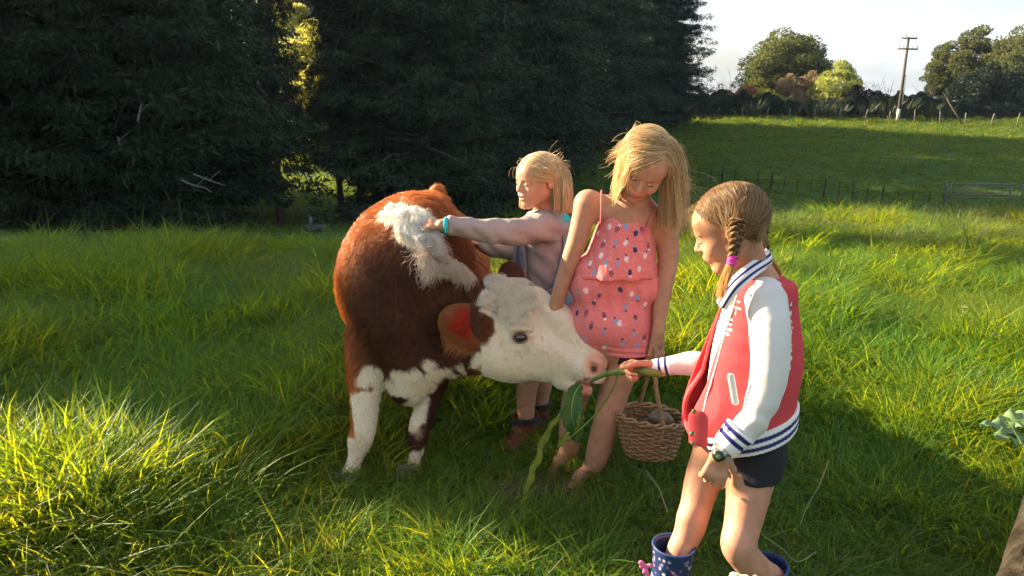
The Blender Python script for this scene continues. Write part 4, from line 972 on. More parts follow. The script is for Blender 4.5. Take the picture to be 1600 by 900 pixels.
# ================================================================== people
SKIN = np.array([.43, .22, .135])
def w_(c, M, H, q): return np.asarray(c)+H*(q[0]*M[0]+q[1]*M[1]+q[2]*M[2])
def head_clay(c, ctr, M, H, mouth='closed', lids='closed'):
    W = lambda *q: w_(ctr, M, H, q)
    E = lambda q, r, k, sub=False: c.ell(W(*q), np.array(r)*H, M, k*H, sub)
    E((0, -.07, .13), (.355, .42, .36), .05)
    E((0, .10, -.10), (.285, .30, .34), .10)
    E((0, .20, .16), (.26, .20, .20), .12)
    for s in (-1, 1):
        c.cone(W(s*.22, .0, -.22), W(s*.08, .26, -.41), .09*H, .075*H, .12*H)
        E((s*.15, .25, -.14), (.12, .11, .12), .08)
        E((s*.125, .40, -.005), (.07, .06, .042), .06, True)
        E((s*.125, .325, -.01), (.072, .060, .052), .03)
        E((s*.375, -.04, -.03), (.032, .080, .110), .02)
        E((s*.410, .0, -.02), (.024, .045, .070), .01, True)
        c.cone(W(s*.05, .385, .065), W(s*.19, .34, .07), .022*H, .015*H, .05*H)
    c.cone(W(0, .12, -.34), W(0, .305, -.42), .13*H, .072*H, .08*H)
    c.cone(W(0, .365, .03), W(0, .455, -.115), .028*H, .042*H, .05*H)
    for s in (-1, 1): E((s*.042, .415, -.135), (.032, .036, .026), .02)
    E((0, .33, -.25), (.13, .09, .09), .06)
    if mouth == 'open':
        E((0, .415, -.222), (.095, .030, .018), .02); E((0, .395, -.300), (.085, .032, .022), .02)
        E((0, .43, -.262), (.082, .06, .024), .01, True)
    else:
        E((0, .410, -.232), (.085, .028, .017), .02); E((0, .402, -.268), (.075, .028, .020), .02)
        E((0, .445, -.250), (.085, .02, .005), .01, True)
def head_paint(C, V, ctr, M, H, hair, line=.10, mouth='closed'):
    W = lambda *q: w_(ctr, M, H, q)
    for s in (-1, 1):
        paint(C, V, W(s*.19, .30, -.15), .09*H, (.70, .30, .22), .8, .45)
        paint(C, V, W(s*.125, .37, -.035), .065*H, (.50, .26, .18), .6, .35)
        for k in range(5): paint(C, V, W(s*(.06+.035*k), .39-.012*k, .078+.012*math.sin(k*.8)), .020*H, (.30, .18, .09), .5, .55)
        paint(C, V, W(s*.385, .01, -.03), .055*H, (.70, .28, .20), .5, .5)
        paint(C, V, W(s*.028, .44, -.168), .014*H, (.16, .06, .04), .5, .8)
    paint(C, V, W(0, .46, -.12), .05*H, (.74, .34, .26), .6, .4)
    paint(C, V, W(0, .41, -.232), .06*H, (.60, .20, .17), .35, .8, (1, 1, 1))
    for s in (-1, 1): paint(C, V, W(s*.05, .40, -.25), .042*H, (.60, .20, .17), .4, .8)
    if mouth == 'open': 
        for s in (-1, 0, 1): paint(C, V, W(s*.04, .39, -.262), .036*H, (.12, .02, .02), .3, 1)
    # scalp takes the hair colour under the strands
    d = V-ctr; r = d@M[0]/H; f = d@M[1]/H; u = d@M[2]/H
    ok = np.sqrt((d**2).sum(1)) < .62*H
    sc_ = sstep(0, .05, u-(line+.28*sstep(-.05, .33, f)-.45*sstep(.05, -.25, f)))*ok
    sc_ *= (np.abs(r) < .355)
    C[:] = C*(1-sc_[:, None])+np.array(hair)*sc_[:, None]
def eyes(root, base, ctr, M, H, mat_w, iris, open_=.5, look=-.3, lashcol=(.10, .06, .03)):
    W = lambda *q: w_(ctr, M, H, q)
    lash = material('lash', lashcol, rough=.6)
    for s in (-1, 1):
        if open_ > 0:
            c = Clay(.0012); c.ell(W(s*.125, .358, -.024), np.array([.040, .038, .040*open_+.006])*H, M); v, q = c.mesh(1)
            Cc = np.tile(np.array((.75, .72, .70)), (len(v), 1))
            paint(Cc, v, W(s*.125+look*.03, .385, -.028), .017*H, iris, .2); paint(Cc, v, W(s*.125+look*.03, .388, -.028), .009*H, (.01, .01, .01), .2)
            mesh_obj('eye', v, q, mat_w, root, Cc, base=base)
        mb = MB(); pts = [W(s*.125+.062*x, .392-.030*x*x, -.020-.020*(1-x*x)*(1-open_)+.022*open_*(1-x*x)) for x in np.linspace(-1, 1, 9)]
        mb.tube(pts, np.array([.3, .7, 1, 1, 1, 1, 1, .7, .3])*.0085*H, 5); mb.build('eyelash', lash, root, base=base)
def hand_clay(c, wrist, ax, no, s, curls, thumb=(.5, .4), spread=.08, right=1, thumb_curl=.4, fk=.004):
    """ax: towards the fingers, no: out of the back of the hand, s: hand length; curls: four base curls (radians per joint)"""
    ax = nrm(ax); no = nrm(np.asarray(no)-np.dot(no, ax)*ax); sd = np.cross(ax, no)*right     # thumb side
    w = np.asarray(wrist, float)
    pl = .46*s
    for k, off in enumerate((.155, .05, -.055, -.15)):
        c.cone(w+ax*.05*s+sd*off*.55*s, w+ax*pl*(1-.03*abs(k-1))+sd*off*s*1.0, .085*s, .072*s, .05*s, flat=(no, 1.35))
    lens = (.40, .45, .42, .33)
    for k in range(4):
        off = (.165, .055, -.055, -.155)[k]
        b = w+ax*pl*(.97-.03*abs(k-1))+sd*off*s; L = lens[k]*s; ang = 0; pt = b
        rr = (.052, .054, .051, .045)[k]*s; sp = spread*(1.5-k)
        cu = curls[k]
        cu = cu if hasattr(cu, '__len__') else (cu, cu*1.1, cu*.7)
        for j, fr in enumerate((.45, .31, .24)):
            ang += cu[j]; d = nrm(ax*cos(ang)-no*sin(ang)+sd*sp*cos(ang))
            q = pt+d*L*fr; c.cone(pt, q, rr, rr*(.94 if j < 2 else .80), fk if j else .012); pt = q; rr *= .94
    b = w+ax*.12*s+sd*.14*s-no*.03*s
    a0, a1 = thumb
    d = nrm(ax*cos(a0)+sd*sin(a0)-no*a1); q = b+d*.26*s; c.cone(b, q, .085*s, .062*s, .03*s)
    d2 = nrm(d+ax*thumb_curl-no*.25-sd*thumb_curl*.5); q2 = q+d2*.19*s; c.cone(q, q2, .060*s, .055*s, .008)
    d3 = nrm(d2+ax*thumb_curl*.6-sd*.2); q3 = q2+d3*.15*s; c.cone(q2, q3, .054*s, .043*s, .006)
    return sd
def strands(roots, d0, L, K, grav, coll, rng, wav=.0, wfreq=6, pull=None, pulls=0, seed=0, noise=.12):
    n = len(roots); p = roots.copy(); d = nrm(d0); out = [p.copy()]
    seg = (L/(K-1)).reshape(-1, 1)
    for k in range(1, K):
        nn = np.stack([fbm(p, 14, seed+1, 2), fbm(p, 14, seed+2, 2), fbm(p, 14, seed+3, 2)], 1)
        d = nrm(d+np.array(grav)/(K)*3+nn*noise+rng.standard_normal((n, 3))*.02+(pull-p)*pulls if pull is not None else d+np.array(grav)/(K)*3+nn*noise+rng.standard_normal((n, 3))*.02)
        q = p+d*seg
        for (cc, rr, M) in coll:
            e = (q-cc)@np.asarray(M).T/np.asarray(rr); ln = np.linalg.norm(e, axis=1); ins = ln < 1
            if ins.any():
                e2 = e[ins]/ln[ins][:, None]*1.005; q[ins] = cc+(e2*np.asarray(rr))@np.asarray(M)
        d = nrm(q-p); p = q; out.append(p.copy())
    return np.stack(out, 1)
def cloth_mesh(clay, amp=.0025, scale=18, stretch=(1, 1, .35), seed=0, smooth=2, folds=None):
    V, Q = clay.mesh(smooth); Nn = vnormals(V, Q)
    r = 1-np.abs(fbm(V*np.array(stretch), scale, seed, 2))*2
    V = V+Nn*(amp*(r-.4))[:, None]
    if folds is not None: V = V+Nn*folds(V, Nn)[:, None]
    return V, Q
def linen(name, **k): return material(name, attr='Col', rough=.85, spec=.15, bump=(260, .0012, .35), var=.06, varscale=60, sheen=.0, transl=.10, **k)
def comb(ctr, M, Hh, loc, D, L, n1, n2, grav, coll, rng, lift=.05, seed=0, noise=.12, down=.5):
    """hair laid over the skull from each root to its leaving point D (head units), hanging from there"""
    e0 = np.array([0, -.07, .13]); r = np.array([.372, .435, .375]); t = np.linspace(0, 1, n1)[None, :, None]
    q = (loc[:, None]*(1-t)+D[:, None]*t-e0)/r; ln = np.linalg.norm(q, axis=2, keepdims=True)
    infl = 1.02+lift*rng.random((len(loc), 1, 1))*np.sin(np.clip(t*1.3, 0, 1)*pi/2); q = np.where(ln < infl, q/np.maximum(ln, 1e-6)*infl, q)
    a = ctr+Hh*((e0+q*r)@M)
    a += np.stack([fbm(a, 22, seed+60, 2), fbm(a, 22, seed+61, 2), fbm(a, 22, seed+62, 2)], -1)*.004*t
    d = nrm(a[:, -1]-a[:, -2])+np.array([0, 0, -down])
    b = strands(a[:, -1], d, L, n2, grav, coll, rng, seed=seed, noise=noise)
    return np.concatenate([a[:, :-1], b], 1)
def trim(path, zmin):
    # scissors: strands end where they pass below zmin
    K = path.shape[1]; below = path[:, :, 2] < zmin[:, None]; first = np.where(below.any(1), below.argmax(1), K-1).clip(3, K-1)
    t = np.linspace(0, 1, K)[None, :]*first[:, None]; i = np.clip(t.astype(int), 0, K-2); f = (t-i)[..., None]; r = np.arange(len(path))[:, None]
    return path[r, i]*(1-f)+path[r, i+1]*f
SKINM = None
def skin_mat():
    global SKINM
    if SKINM is None: SKINM = material('skin', attr='Col', rough=.55, spec=.3, sss=.08, var=.14, varscale=32, bump=(260, .0010, .22))
    return SKINM
def stripe(C, d, w, col):
    k = (1-sstep(w-.0012, w+.0012, d))[:, None]; C[:] = C*(1-k)+np.asarray(col)*k
def motif(C, V, Nn, hitp, up, kind, s=1.0):
    """a small printed fruit or leaf laid on the cloth round the point hitp"""
    d = V-hitp; near = np.linalg.norm(d, axis=1) < .06*s
    i = np.where(near)[0]
    if not len(i): return
    nn = nrm(Nn[i].mean(0)); u = nrm(np.asarray(up)-np.dot(up, nn)*nn); r = np.cross(u, nn)
    x = d[i]@r/s; y = d[i]@u/s
    cols = {'w': (.85, .80, .80), 'd': (.13, .05, .10), 'n': (.05, .05, .14), 'g': (.36, .33, .48), 'b': (.25, .38, .55)}
    body, leaf = kind
    e = (x/.0105)**2+((y+.004)/.0145)**2
    hatch = (np.sin((x+y)*750) > -.1) | (np.sin((x-y)*750) > .1) if body in 'wd' else np.ones(len(x), bool)
    m = (e < 1) & (hatch | (e > .68))
    C[i[m]] = cols[body]
    for a in (-.5, 0, .5):
        xx = x-np.sin(a)*(y-.010); m = (np.abs(xx) < .0035*(1-(y-.010)/.014)) & (y > .010) & (y < .024)
        C[i[m]] = cols[leaf]

# ------------------------------------------------------------------ the girl in the varsity jacket
def build_jacket_girl():
    p = P; base = np.array([.56, 2.1, 0])
    root = tag(empty('person', base), 'girl with two braids in a coral and white striped-cuff jacket, holding the stem', 'person')
    Hh = .223
    ctr = p(1141, 356, 2.10); f = nrm(np.array([-.90, .30, -.42])); M = frame_from(f, np.array([-.35, .1, 1.0]))
    b = Clay(.0037)
    head_clay(b, ctr, M, Hh)
    W = lambda *q: w_(ctr, M, Hh, q)
    b.cone(W(0, -.10, -.20), p(1178, 448, 2.12), .044, .050, .03)
    b.chain([p(1176, 455, 2.12), p(1172, 540, 2.10), p(1165, 640, 2.10), p(1158, 700, 2.12)], [.075, .085, .082, .09], .05)
    # far arm to the stem
    hnd = p(1022, 574, 2.40)
    b.chain([p(1168, 480, 2.22), p(1125, 578, 2.36), p(1075, 572, 2.38), hnd], [.035, .034, .030, .020], .02)
    b.cone(hnd, p(1010, 576, 2.405), .021, .020, .02)
    hand_clay(b, p(1019, 575, 2.405), (-1, -.05, -.03), (.0, 1, .25), .150, [(.35, .45, .3), (.85, 1.25, .8), (.9, 1.3, .8), (.95, 1.3, .8)], thumb=(.30, .35), right=-1, thumb_curl=.35, fk=.002)
    # near arm, hand hanging in a loose fist
    b.chain([p(1196, 476, 2.03), p(1203, 560, 1.965), p(1181, 645, 1.94), p(1135, 696, 1.93)], [.030, .032, .028, .022], .02)
    b.cone(p(1135, 696, 1.93), p(1125, 712, 1.93), .022, .024, .02, flat=((0, 1, 0), 1.2))
    hand_clay(b, p(1127, 706, 1.93), (-.22, .0, -1), (-.10, -1, .08), .150, [(.15, .55, .5), (.20, .75, .7), (.25, .8, .7), (.3, .9, .7)], thumb=(.75, .25), right=-1, thumb_curl=.2, spread=.16, fk=.001)
    # hips and legs
    b.ell(p(1163, 700, 2.12), (.105, .10, .10), k=.05)
    b.chain([p(1176, 722, 2.05), p(1166, 790, 1.97), p(1156, 848, 1.92), p(1165, 872, 1.91), p(1185, 893, 1.92), p(1204, 912, 1.93), np.array([.615, 1.95, .06])], [.074, .056, .046, .044, .043, .038, .033], .05)
    b.ell(p(1150, 850, 1.90), (.030, .030, .034), k=.04)
    b.chain([p(1118, 705, 2.14), p(1100, 745, 2.11), p(1085, 802, 2.06), p(1078, 828, 2.04), p(1063, 858, 2.01), p(1053, 885, 2.0), p(1048, 935, 2.0)], [.062, .054, .044, .041, .037, .033, .030], .05)
    b.ell(p(1078, 812, 2.03), (.029, .028, .034), k=.04)
    V, Q = b.mesh(1); Nn = vnormals(V, Q)
    C = np.tile(SKIN*np.array([1, .96, .93]), (len(V), 1))*(1+.06*fbm(V, 14, 2, 2))[:, None]
    head_paint(C, V, ctr, M, Hh, (.16, .09, .045), .16)
    for q, r in (((1151, 848, 1.87), .05), ((1079, 812, 2.02), .05)): paint(C, V, p(*q), r, (.62, .30, .22), .8, .4)
    for q in ((1120, 740, 1.90), (1105, 738, 1.90)): paint(C, V, p(*q), .03, (.66, .34, .25), .8, .4)
    mesh_obj('body', V, Q, skin_mat(), root, C, base=base)
    eyes(root, base, ctr, M, Hh, material('eye_girl', attr='Col', rough=.1, spec=.5), (.12, .16, .18), open_=.25)
    hem0 = p(1082, 670, 2.08); hem1 = p(1243, 624, 2.10); hd = nrm(hem1-hem0); hn = nrm(np.cross(hd, [0, 1, 0])); hn = -hn if hn[2] > 0 else hn; mid = (hem0+hem1)/2
    # shorts
    c = Clay(.004)
    c.ell(p(1163, 695, 2.12), (.118, .112, .11), k=.04)
    c.chain([p(1174, 682, 2.09), p(1176, 708, 2.07), p(1175, 726, 2.045), p(1169, 785, 1.985)], [.086, .090, .088, .072], .03); c.cone(p(1125, 702, 2.17), p(1114, 730, 2.17), .076, .070, .03)
    c.plane(p(1178, 752, 1.98), (-.06, 0, -1)); c.plane(mid+hn*.030, -hn)
    v, q = cloth_mesh(c, .002, 20); mesh_obj('shorts', v, q, material('black_jersey', (.012, .012, .014), rough=.8, bump=(200, .001, .3)), root, base=base)
    # shirt under the jacket
    c = Clay(.004)
    c.chain([p(1172, 470, 2.11), p(1160, 540, 2.09), p(1150, 640, 2.10), p(1150, 690, 2.12)], [.062, .078, .090, .092], .04)
    v, q = cloth_mesh(c, .003, 18); Cc = np.tile(np.array((.80, .70, .68)), (len(v), 1))
    hit = hitter(v)
    for (x, y, r, col) in ((1128, 500, 5, (.6, .12, .14)), (1122, 520, 4, (.6, .15, .2)), (1127, 540, 3, (.5, .12, .12)), (1133, 486, 3, (.35, .08, .1)), (1120, 535, 3, (.62, .2, .2))): paint(Cc, v, hit(x, y), r*.0019, col, .3, .8)
    mesh_obj('shirt', v, q, linen('shirt_cloth'), root, Cc, base=base)
    # jacket body
    RED = np.array((.62, .075, .085)); WHT = np.array((.80, .78, .76)); NAV = np.array((.025, .025, .14))
    core = Clay(.0035)
    core.cone(p(1196, 452, 2.06), p(1168, 456, 2.18), .066, .058, .05)
    core.chain([p(1186, 470, 2.10), p(1172, 560, 2.09), p(1160, 655, 2.10)], [.095, .122, .144], .06)
    core.chain([p(1160, 650, 2.10), p(1158, 735, 2.10)], [.142, .136], .02)
    core.ell(p(1200, 560, 2.11), (.085, .12, .17), k=.05)
    core.ell(p(1128, 640, 2.10), (.105, .12, .09), k=.05)
    jb = Clay(.0043); jb.ops = list(core.ops)
    hem0 = p(1082, 670, 2.08); hem1 = p(1243, 624, 2.10)
    hd = nrm(hem1-hem0); hn = nrm(np.cross(hd, [0, 1, 0])); hn = -hn if hn[2] > 0 else hn      # downwards normal of the hem
    mid = (hem0+hem1)/2
    jb.plane(mid+hn*.000, hn); jb.plane(p(1178, 430, 2.1), (.10, 0, 1), .01)
    jb.shell(.011)
    # front opening, facing left
    fo = nrm(np.array([-1, -.42, 0])); Mo = frame_from(fo, (.05, 0, 1))
    jb.box_cut(p(1106, 560, 2.085), (.030, .080, .26), frame_from(nrm(np.array([-1, -.40, 0])), nrm(np.array([.26, 0, 1]))), .01)
    v, q = cloth_mesh(jb, .003, 12, (1, 1, .45), 5, smooth=3)
    Nj = vnormals(v, q); hit = hitter(v)
    jhit = lambda x, y: hit(x, y)+np.array([0, -.002, 0])
    Cc = np.tile(RED, (len(v), 1))
    # white print on the chest and the back
    def stamp(pts, up, col=WHT):
        for (x, y, rr, sx, sy) in pts:
            h_ = hit(x, y); d = v-h_; nn = nrm(Nj[np.argmin((d**2).sum(1))]); u = nrm(np.array([0, 0, 1])-nn[2]*nn); r_ = np.cross(u, nn)
            e = (d@r_/(rr*sx))**2+(d@u/(rr*sy))**2; m = (e < 1) & (np.abs(d@nn) < .02); Cc[m] = col
    stamp([(1137, 498, .009, 1.2, .35), (1137, 506, .007, 1.2, .3), (1135, 514, .011, 1.3, .28), (1132, 521, .011, 1, .3), (1141, 487, .006, .5, 1.4), (1146, 490, .006, .5, 1.2), (1149, 481, .008, 1.3, .3), (1143, 479, .004, 1, 1), (1150, 473, .004, 1, 1)], 0)
    stamp([(1138, 503, .006, 1, .9)], 0, (.55, .02, .03))
    rg = np.random.default_rng(3)
    for k in range(16):
        yy = 478+k*6.4; stamp([(1239-abs(math.sin(k*1.7))*5, yy, .005+.003*rg.random(), .8, 1.0)], 0)
    for k in range(11):
        t = k/10*2*pi; stamp([(1238.5+2.5*math.cos(t), 512+11*math.sin(t), .0032, 1, 1)], 0)
    jm = material('jacket_fleece', attr='Col', rough=.9, spec=.12, bump=(300, .0012, .4), transl=.08)
    J = mesh_obj('jacket', v, q, jm, root, Cc, base=base)
    # far front flap hanging open
    c = Clay(.0035); c.chain([p(1140, 470, 2.15), p(1122, 520, 2.17), p(1104, 570, 2.19), p(1086, 625, 2.20), p(1080, 655, 2.20)], [.020, .030, .038, .040, .032], .02, flat=(nrm(np.array([.35, -1, 0])), 4.0))
    v, q = cloth_mesh(c, .002, 16); mesh_obj('front_flap', v, q, material('flap_fleece', (.56, .06, .07), rough=.9, spec=.1, bump=(300, .0012, .4)), J)
    mb = MB(); mb.tube(spline([jhit(1150, 452), jhit(1142, 480), jhit(1132, 510), jhit(1122, 545), jhit(1112, 580), jhit(1102, 615), jhit(1094, 650)], 20), .0022, 6); mb.build('sunlit_edge', material('sunlit_edge_white', (.8, .74, .7), rough=.8), J)  # sunlit rim of the front edge drawn as a pale tube
    # rib hem: white with navy stripes
    c = Clay(.0028); c.ops = [o for o in core.ops]; 
    c = Clay(.0033).extend(core.ops, .004)
    c.plane(mid+hn*.058, hn); c.plane(mid-hn*.004, -hn); c.shell(.012)
    c.box_cut(p(1103, 680, 2.04), (.03, .12, .2), frame_from(nrm(np.array([-1, -.18, 0])), nrm(np.array([.22, 0, 1]))), .004)
    v, q = cloth_mesh(c, .001, 30, smooth=2)
    t = (v-mid)@hn; Cc = np.tile(WHT, (len(v), 1))
    for a in (.017, .040): stripe(Cc, np.abs(t-a), .0062, NAV)
    redend = (v[:, 0] < p(1098, 680, 1.97)[0]+.008); Cc[redend] = RED
    mesh_obj('hem_band', v, q, material('rib_knit', attr='Col', rough=.85, spec=.1, bump=(400, .001, .5)), J, Cc)
    # lower front corner with snaps
    c = Clay(.003); c.cone(p(1091, 655, 1.955), p(1091, 690, 1.950), .028, .026, .01, flat=(nrm(np.array([.45, 1, 0])), 5)); c.plane(p(1091, 697, 1.95), (-.15, 0, -1))
    v, q = cloth_mesh(c, .001, 20); mesh_obj('front_corner', v, q, jm, J, np.tile(RED, (len(v), 1)))
    brass = material('snap_brass', (.30, .22, .10), rough=.35, metal=.9, bump=(300, .001, .5))
    for (x, y, Y, r) in ((1085, 643, 1.945, .0072), (1082, 678, 1.935, .0078), (1083, 693, 1.935, .0074), (1136, 443, 2.02, .004)):
        k_ = Clay(.0014); k_.ell(p(x, y, Y), (r, .004, r)); k_.ell(p(x, y, Y-.004), (r*.5, .004, r*.5), k=.001, sub=True); v, q = k_.mesh(1); mesh_obj('snap_button', v, q, brass, J)
    for (x, y) in ((1073, 611), (1070, 638), (1070, 648), (1067, 622)):
        k_ = Clay(.0014); k_.ell(p(x, y, 2.195), (.004, .003, .004)); v, q = k_.mesh(1); mesh_obj('snap_button', v, q, material('snap_dark', (.05, .015, .02), rough=.4), J)
    # welt pocket
    c = Clay(.0018); a = hitter(np.array([[0, 0, 0]])); 
    c.cone(p(1142, 588, 1.948), p(1149, 628, 1.938), .0095, .0095, .001, flat=(nrm(np.array([.3, 1, 0])), 2.5)); v, q = c.mesh(1)
    mesh_obj('pocket_welt', v, q, material('welt_white', (.78, .70, .64), rough=.8), J)
    # sleeves
    slm = material('sleeve_cloth', (.68, .66, .64), rough=.75, spec=.2, bump=(160, .0012, .3), transl=.06)
    near = Clay(.0043)
    near.chain([p(1196, 468, 2.02), p(1203, 520, 1.97), p(1201, 590, 1.94), p(1181, 650, 1.93), p(1152, 684, 1.93)], [.054, .052, .047, .040, .036], .03)
    near.ell(p(1193, 458, 2.04), (.048, .050, .036), k=.03)
    near.shell(.012)
    fold = lambda V_, N_: .0025*np.sin((V_@nrm(np.array([.5, .2, .9])))*95+3*fbm(V_, 9, 7))*sstep(.75, .62, V_[:, 2])
    v, q = cloth_mesh(near, .0025, 14, (1, 1, .8), 9, folds=fold, smooth=4); mesh_obj('sleeve', v, q, slm, J)
    far = Clay(.0045); far.chain([p(1168, 480, 2.22), p(1125, 575, 2.35), p(1085, 568, 2.375), p(1045, 572, 2.39)], [.05, .048, .041, .031], .03); far.shell(.012)
    v, q = cloth_mesh(far, .003, 15, (.6, 1, 1), 4); mesh_obj('sleeve', v, q, slm, J)
    def cuff(a, b_, ra, rb, stripes, name='cuff'):
        c = Clay(.0024); a, b_ = np.asarray(a), np.asarray(b_); c.cone(a, b_, ra, rb, .01); d = nrm(b_-a); c.plane(b_, d, .004); c.plane(a, -d, .004); c.shell(.006)
        v, q = c.mesh(2); t = (v-a)@d; Cc = np.tile(WHT, (len(v), 1))
        for s0, s1 in stripes: stripe(Cc, np.abs(t-(s0+s1)/2), (s1-s0)/2, NAV)
        mesh_obj(name, v, q, material('cuff_knit', attr='Col', rough=.85, spec=.1, bump=(400, .001, .5)), J, Cc)
    cuff(p(1158, 672, 1.93), p(1131, 700, 1.928), .046, .036, ((.006, .018), (.028, .040)))
    cuff(p(1050, 571, 2.385), p(1019, 575, 2.403), .031, .027, ((.012, .021), (.033, .042)))
    # collar
    cpts = spline([p(1127, 478, 2.01), p(1146, 448, 2.00), p(1172, 424, 2.02), p(1200, 404, 2.10), p(1198, 400, 2.16), p(1170, 428, 2.2), p(1142, 466, 2.17)], 60)
    cc_ = p(1176, 440, 2.10); Vc = []; Ccol = []; nw = 19
    for i, q_ in enumerate(cpts):
        out_ = nrm((q_-cc_)*[1, 1, .2]); T_ = nrm(cpts[min(i+1, 59)]-cpts[max(i-1, 0)]); wd = nrm(np.cross(T_, out_)); wd = wd if wd[2] > 0 else -wd
        for j in range(nw):
            u = -1+2*j/(nw-1); Vc.append(q_+wd*.019*u+out_*.006*(1-u*u)*1.0-out_*.006*(u > 0)*u)
            Ccol.append(NAV if (.18 < u < .52 or -.62 < u < -.28) else WHT)
    Fc = np.array([(i*nw+j, i*nw+j+1, (i+1)*nw+j+1, (i+1)*nw+j) for i in range(59) for j in range(nw-1)])
    co = mesh_obj('collar', np.array(Vc), Fc, material('collar_knit', attr='Col', rough=.85, spec=.1, bump=(400, .001, .5)), J, np.array(Ccol))
    s_ = co.modifiers.new('thick', 'SOLIDIFY'); s_.thickness = .004; s_.offset = 0
    # wrist watch
    wc = p(1127, 708, 1.925); d = nrm(p(1120, 716, 1.93)-p(1135, 700, 1.93)); 
    c = Clay(.0016); c.cone(wc-d*.009, wc+d*.009, .030, .029, .002); c.plane(wc+d*.008, d); c.plane(wc-d*.008, -d); c.shell(.003)
    v, q = c.mesh(1); wt = mesh_obj('watch', v, q, material('watch_strap', (.55, .55, .53), rough=.3, metal=.6), root, base=base)
    fc = p(1124, 710, 1.895); fn = nrm(np.array([-.35, -1, .25])); Mw = frame_from(fn, (0, 0, 1))
    c = Clay(.0014); c.cone(fc, fc+fn*.006, .0205, .019, .002); v, q = c.mesh(1); mesh_obj('watch_case', v, q, material('watch_steel', (.5, .5, .48), rough=.25, metal=.9), wt)
    c = Clay(.0012); c.cone(fc+fn*.0105, fc+fn*.012, .0158, .0150, .001, flat=(fn, 2)); v, q = c.mesh(1); rr = np.linalg.norm(v-(fc+fn*.012), axis=1)
    Cc = np.tile(np.array((.012, .02, .012)), (len(v), 1)); Cc[(rr < .0095)] = (.09, .16, .05); Cc[rr < .0055] = (.05, .09, .03)
    c_ = fc+fn*.0285
    mesh_obj('watch_face', v+fn*.014, q, material('watch_dial', attr='Col', rough=.15, spec=.5), wt, Cc)
    # boots: navy with a small flower print, pink bow
    def boot(top, ankle, heel, toe, rt, name):
        top, ankle, heel, toe = [np.asarray(q, float) for q in (top, ankle, heel, toe)]
        c = Clay(.0030); c.chain([top, ankle], [rt, .050], .02); c.chain([ankle, heel], [.050, .045], .03); c.cone(heel, toe, .043, .040, .03)
        ax = nrm(top-ankle); c.plane(top, ax); c.cone(top+ax*.03, (top+ankle)/2, rt-.004, .045, .002, sub=True); c.plane((0, 0, -.012), (0, 0, -1))
        v, q = c.mesh(2); Cc = np.tile(np.array((.018, .035, .11)), (len(v), 1)); rg = np.random.default_rng(8)
        t = (top-v)@ax
        band = (t > .012); idx = np.where((t > .016) & (t < .12) & (v[:, 1] < ankle[1]+.02))[0]
        for k in range(130):
            s_ = v[rg.choice(idx)]; col = ((.72, .66, .70), (.45, .10, .16), (.6, .5, .6), (.25, .3, .5))[rg.integers(4)]
            paint(Cc, v, s_, .0022+.0032*rg.random(), col, .2, .9)
        o = mesh_obj('boot', v, q, material('boot_rubber', attr='Col', rough=.35, spec=.4), root, Cc, base=base)
        aa, bb = np.cross(ax, [0, 1, 0]), None; aa = nrm(aa); bb = np.cross(ax, aa)
        mb = MB(); mb.tube([top+aa*rt*cos(w)+bb*rt*sin(w) for w in np.linspace(0, 2*pi, 28)[:-1]], .0032, 6, closed=True)
        mb.build('boot_rim', material('boot_rim_navy', (.03, .06, .18), rough=.4), o); return o
    z0 = .0
    t1 = p(1053, 852, 2.0); b1 = boot(t1, t1+[-.005, .0, -.13], t1*[1, 1, 0]+[.0, .02, .045], t1*[1, 1, 0]+[-.13, -.02, .04], .060, 'boot')
    t2 = p(1198, 884, 1.935); b2 = boot(t2, t2+[.01, .01, -.13], t2*[1, 1, 0]+[.02, .03, .045], t2*[1, 1, 0]+[-.11, -.01, .04], .058, 'boot')
    # bow
    pk = material('bow_ribbon', (.80, .16, .36), rough=.5, spec=.3)
    q0 = p(1009, 884, 1.945); c = Clay(.0018)
    for (dx, dz, r) in ((-.014, .012, .008), (.012, .002, .008), (-.002, -.018, .008), (.006, -.030, .006), (-.012, .000, .007)):
        c.cone(q0, q0+np.array([dx, -.004, dz]), .004, r, .002, flat=((.2, 1, 0), 2))
    c.ball(q0, .006, .002); v, q = c.mesh(1); mesh_obj('bow', v, q, pk, b1)
    # ---------------- hair: parted, drawn to two braids
    hm = hair_material('girl_hair', .35)
    rg = np.random.default_rng(21)
    n = 13000; u = rg.standard_normal((n*3, 3)); u = nrm(u)
    loc = u*np.array([.372, .44, .378])+np.array([0, -.07, .13])
    hairline = loc[:, 2] > (.12+.26*sstep(.0, .36, loc[:, 1])-.50*sstep(-.02, -.3, loc[:, 1]))
    loc = loc[hairline][:n]; n = len(loc)
    roots = ctr+Hh*(loc@M); nn = nrm(((loc-np.array([0, -.07, .13]))/np.array([.36, .42, .36])**2)@M)
    sd = np.sign(loc[:, 0]+.0001*rg.standard_normal(n)); 
    tl = W(-.345, -.17, -.02); tr = W(.345, -.17, -.02)
    # which side faces the camera
    tgt = np.where((sd < 0)[:, None], tl, tr)
    dd = tgt-roots; L = np.linalg.norm(dd, axis=1)*1.12+.01
    K = 12; t = np.linspace(0, 1, K)
    path = roots[:, None]+dd[:, None]*t[None, :, None]
    c0 = ctr+Hh*(np.array([0, -.07, .13])@M); e = (path-c0)@M.T/(Hh*np.array([.375, .445, .385])); ln = np.linalg.norm(e, axis=2, keepdims=True)
    infl = 1.01+.05*rg.random((n, 1, 1))*1
    e = np.where(ln < infl, e/np.maximum(ln, 1e-6)*infl, e); path = c0+(e*(Hh*np.array([.375, .445, .385])))@M
    path += np.stack([fbm(path, 30, 61, 2), fbm(path, 30, 62, 2), fbm(path, 30, 63, 2)], -1)*.003*np.sin(t*pi)[None, :, None]
    pal = np.array([(.21, .115, .05), (.30, .18, .08), (.14, .075, .035), (.48, .32, .16)])
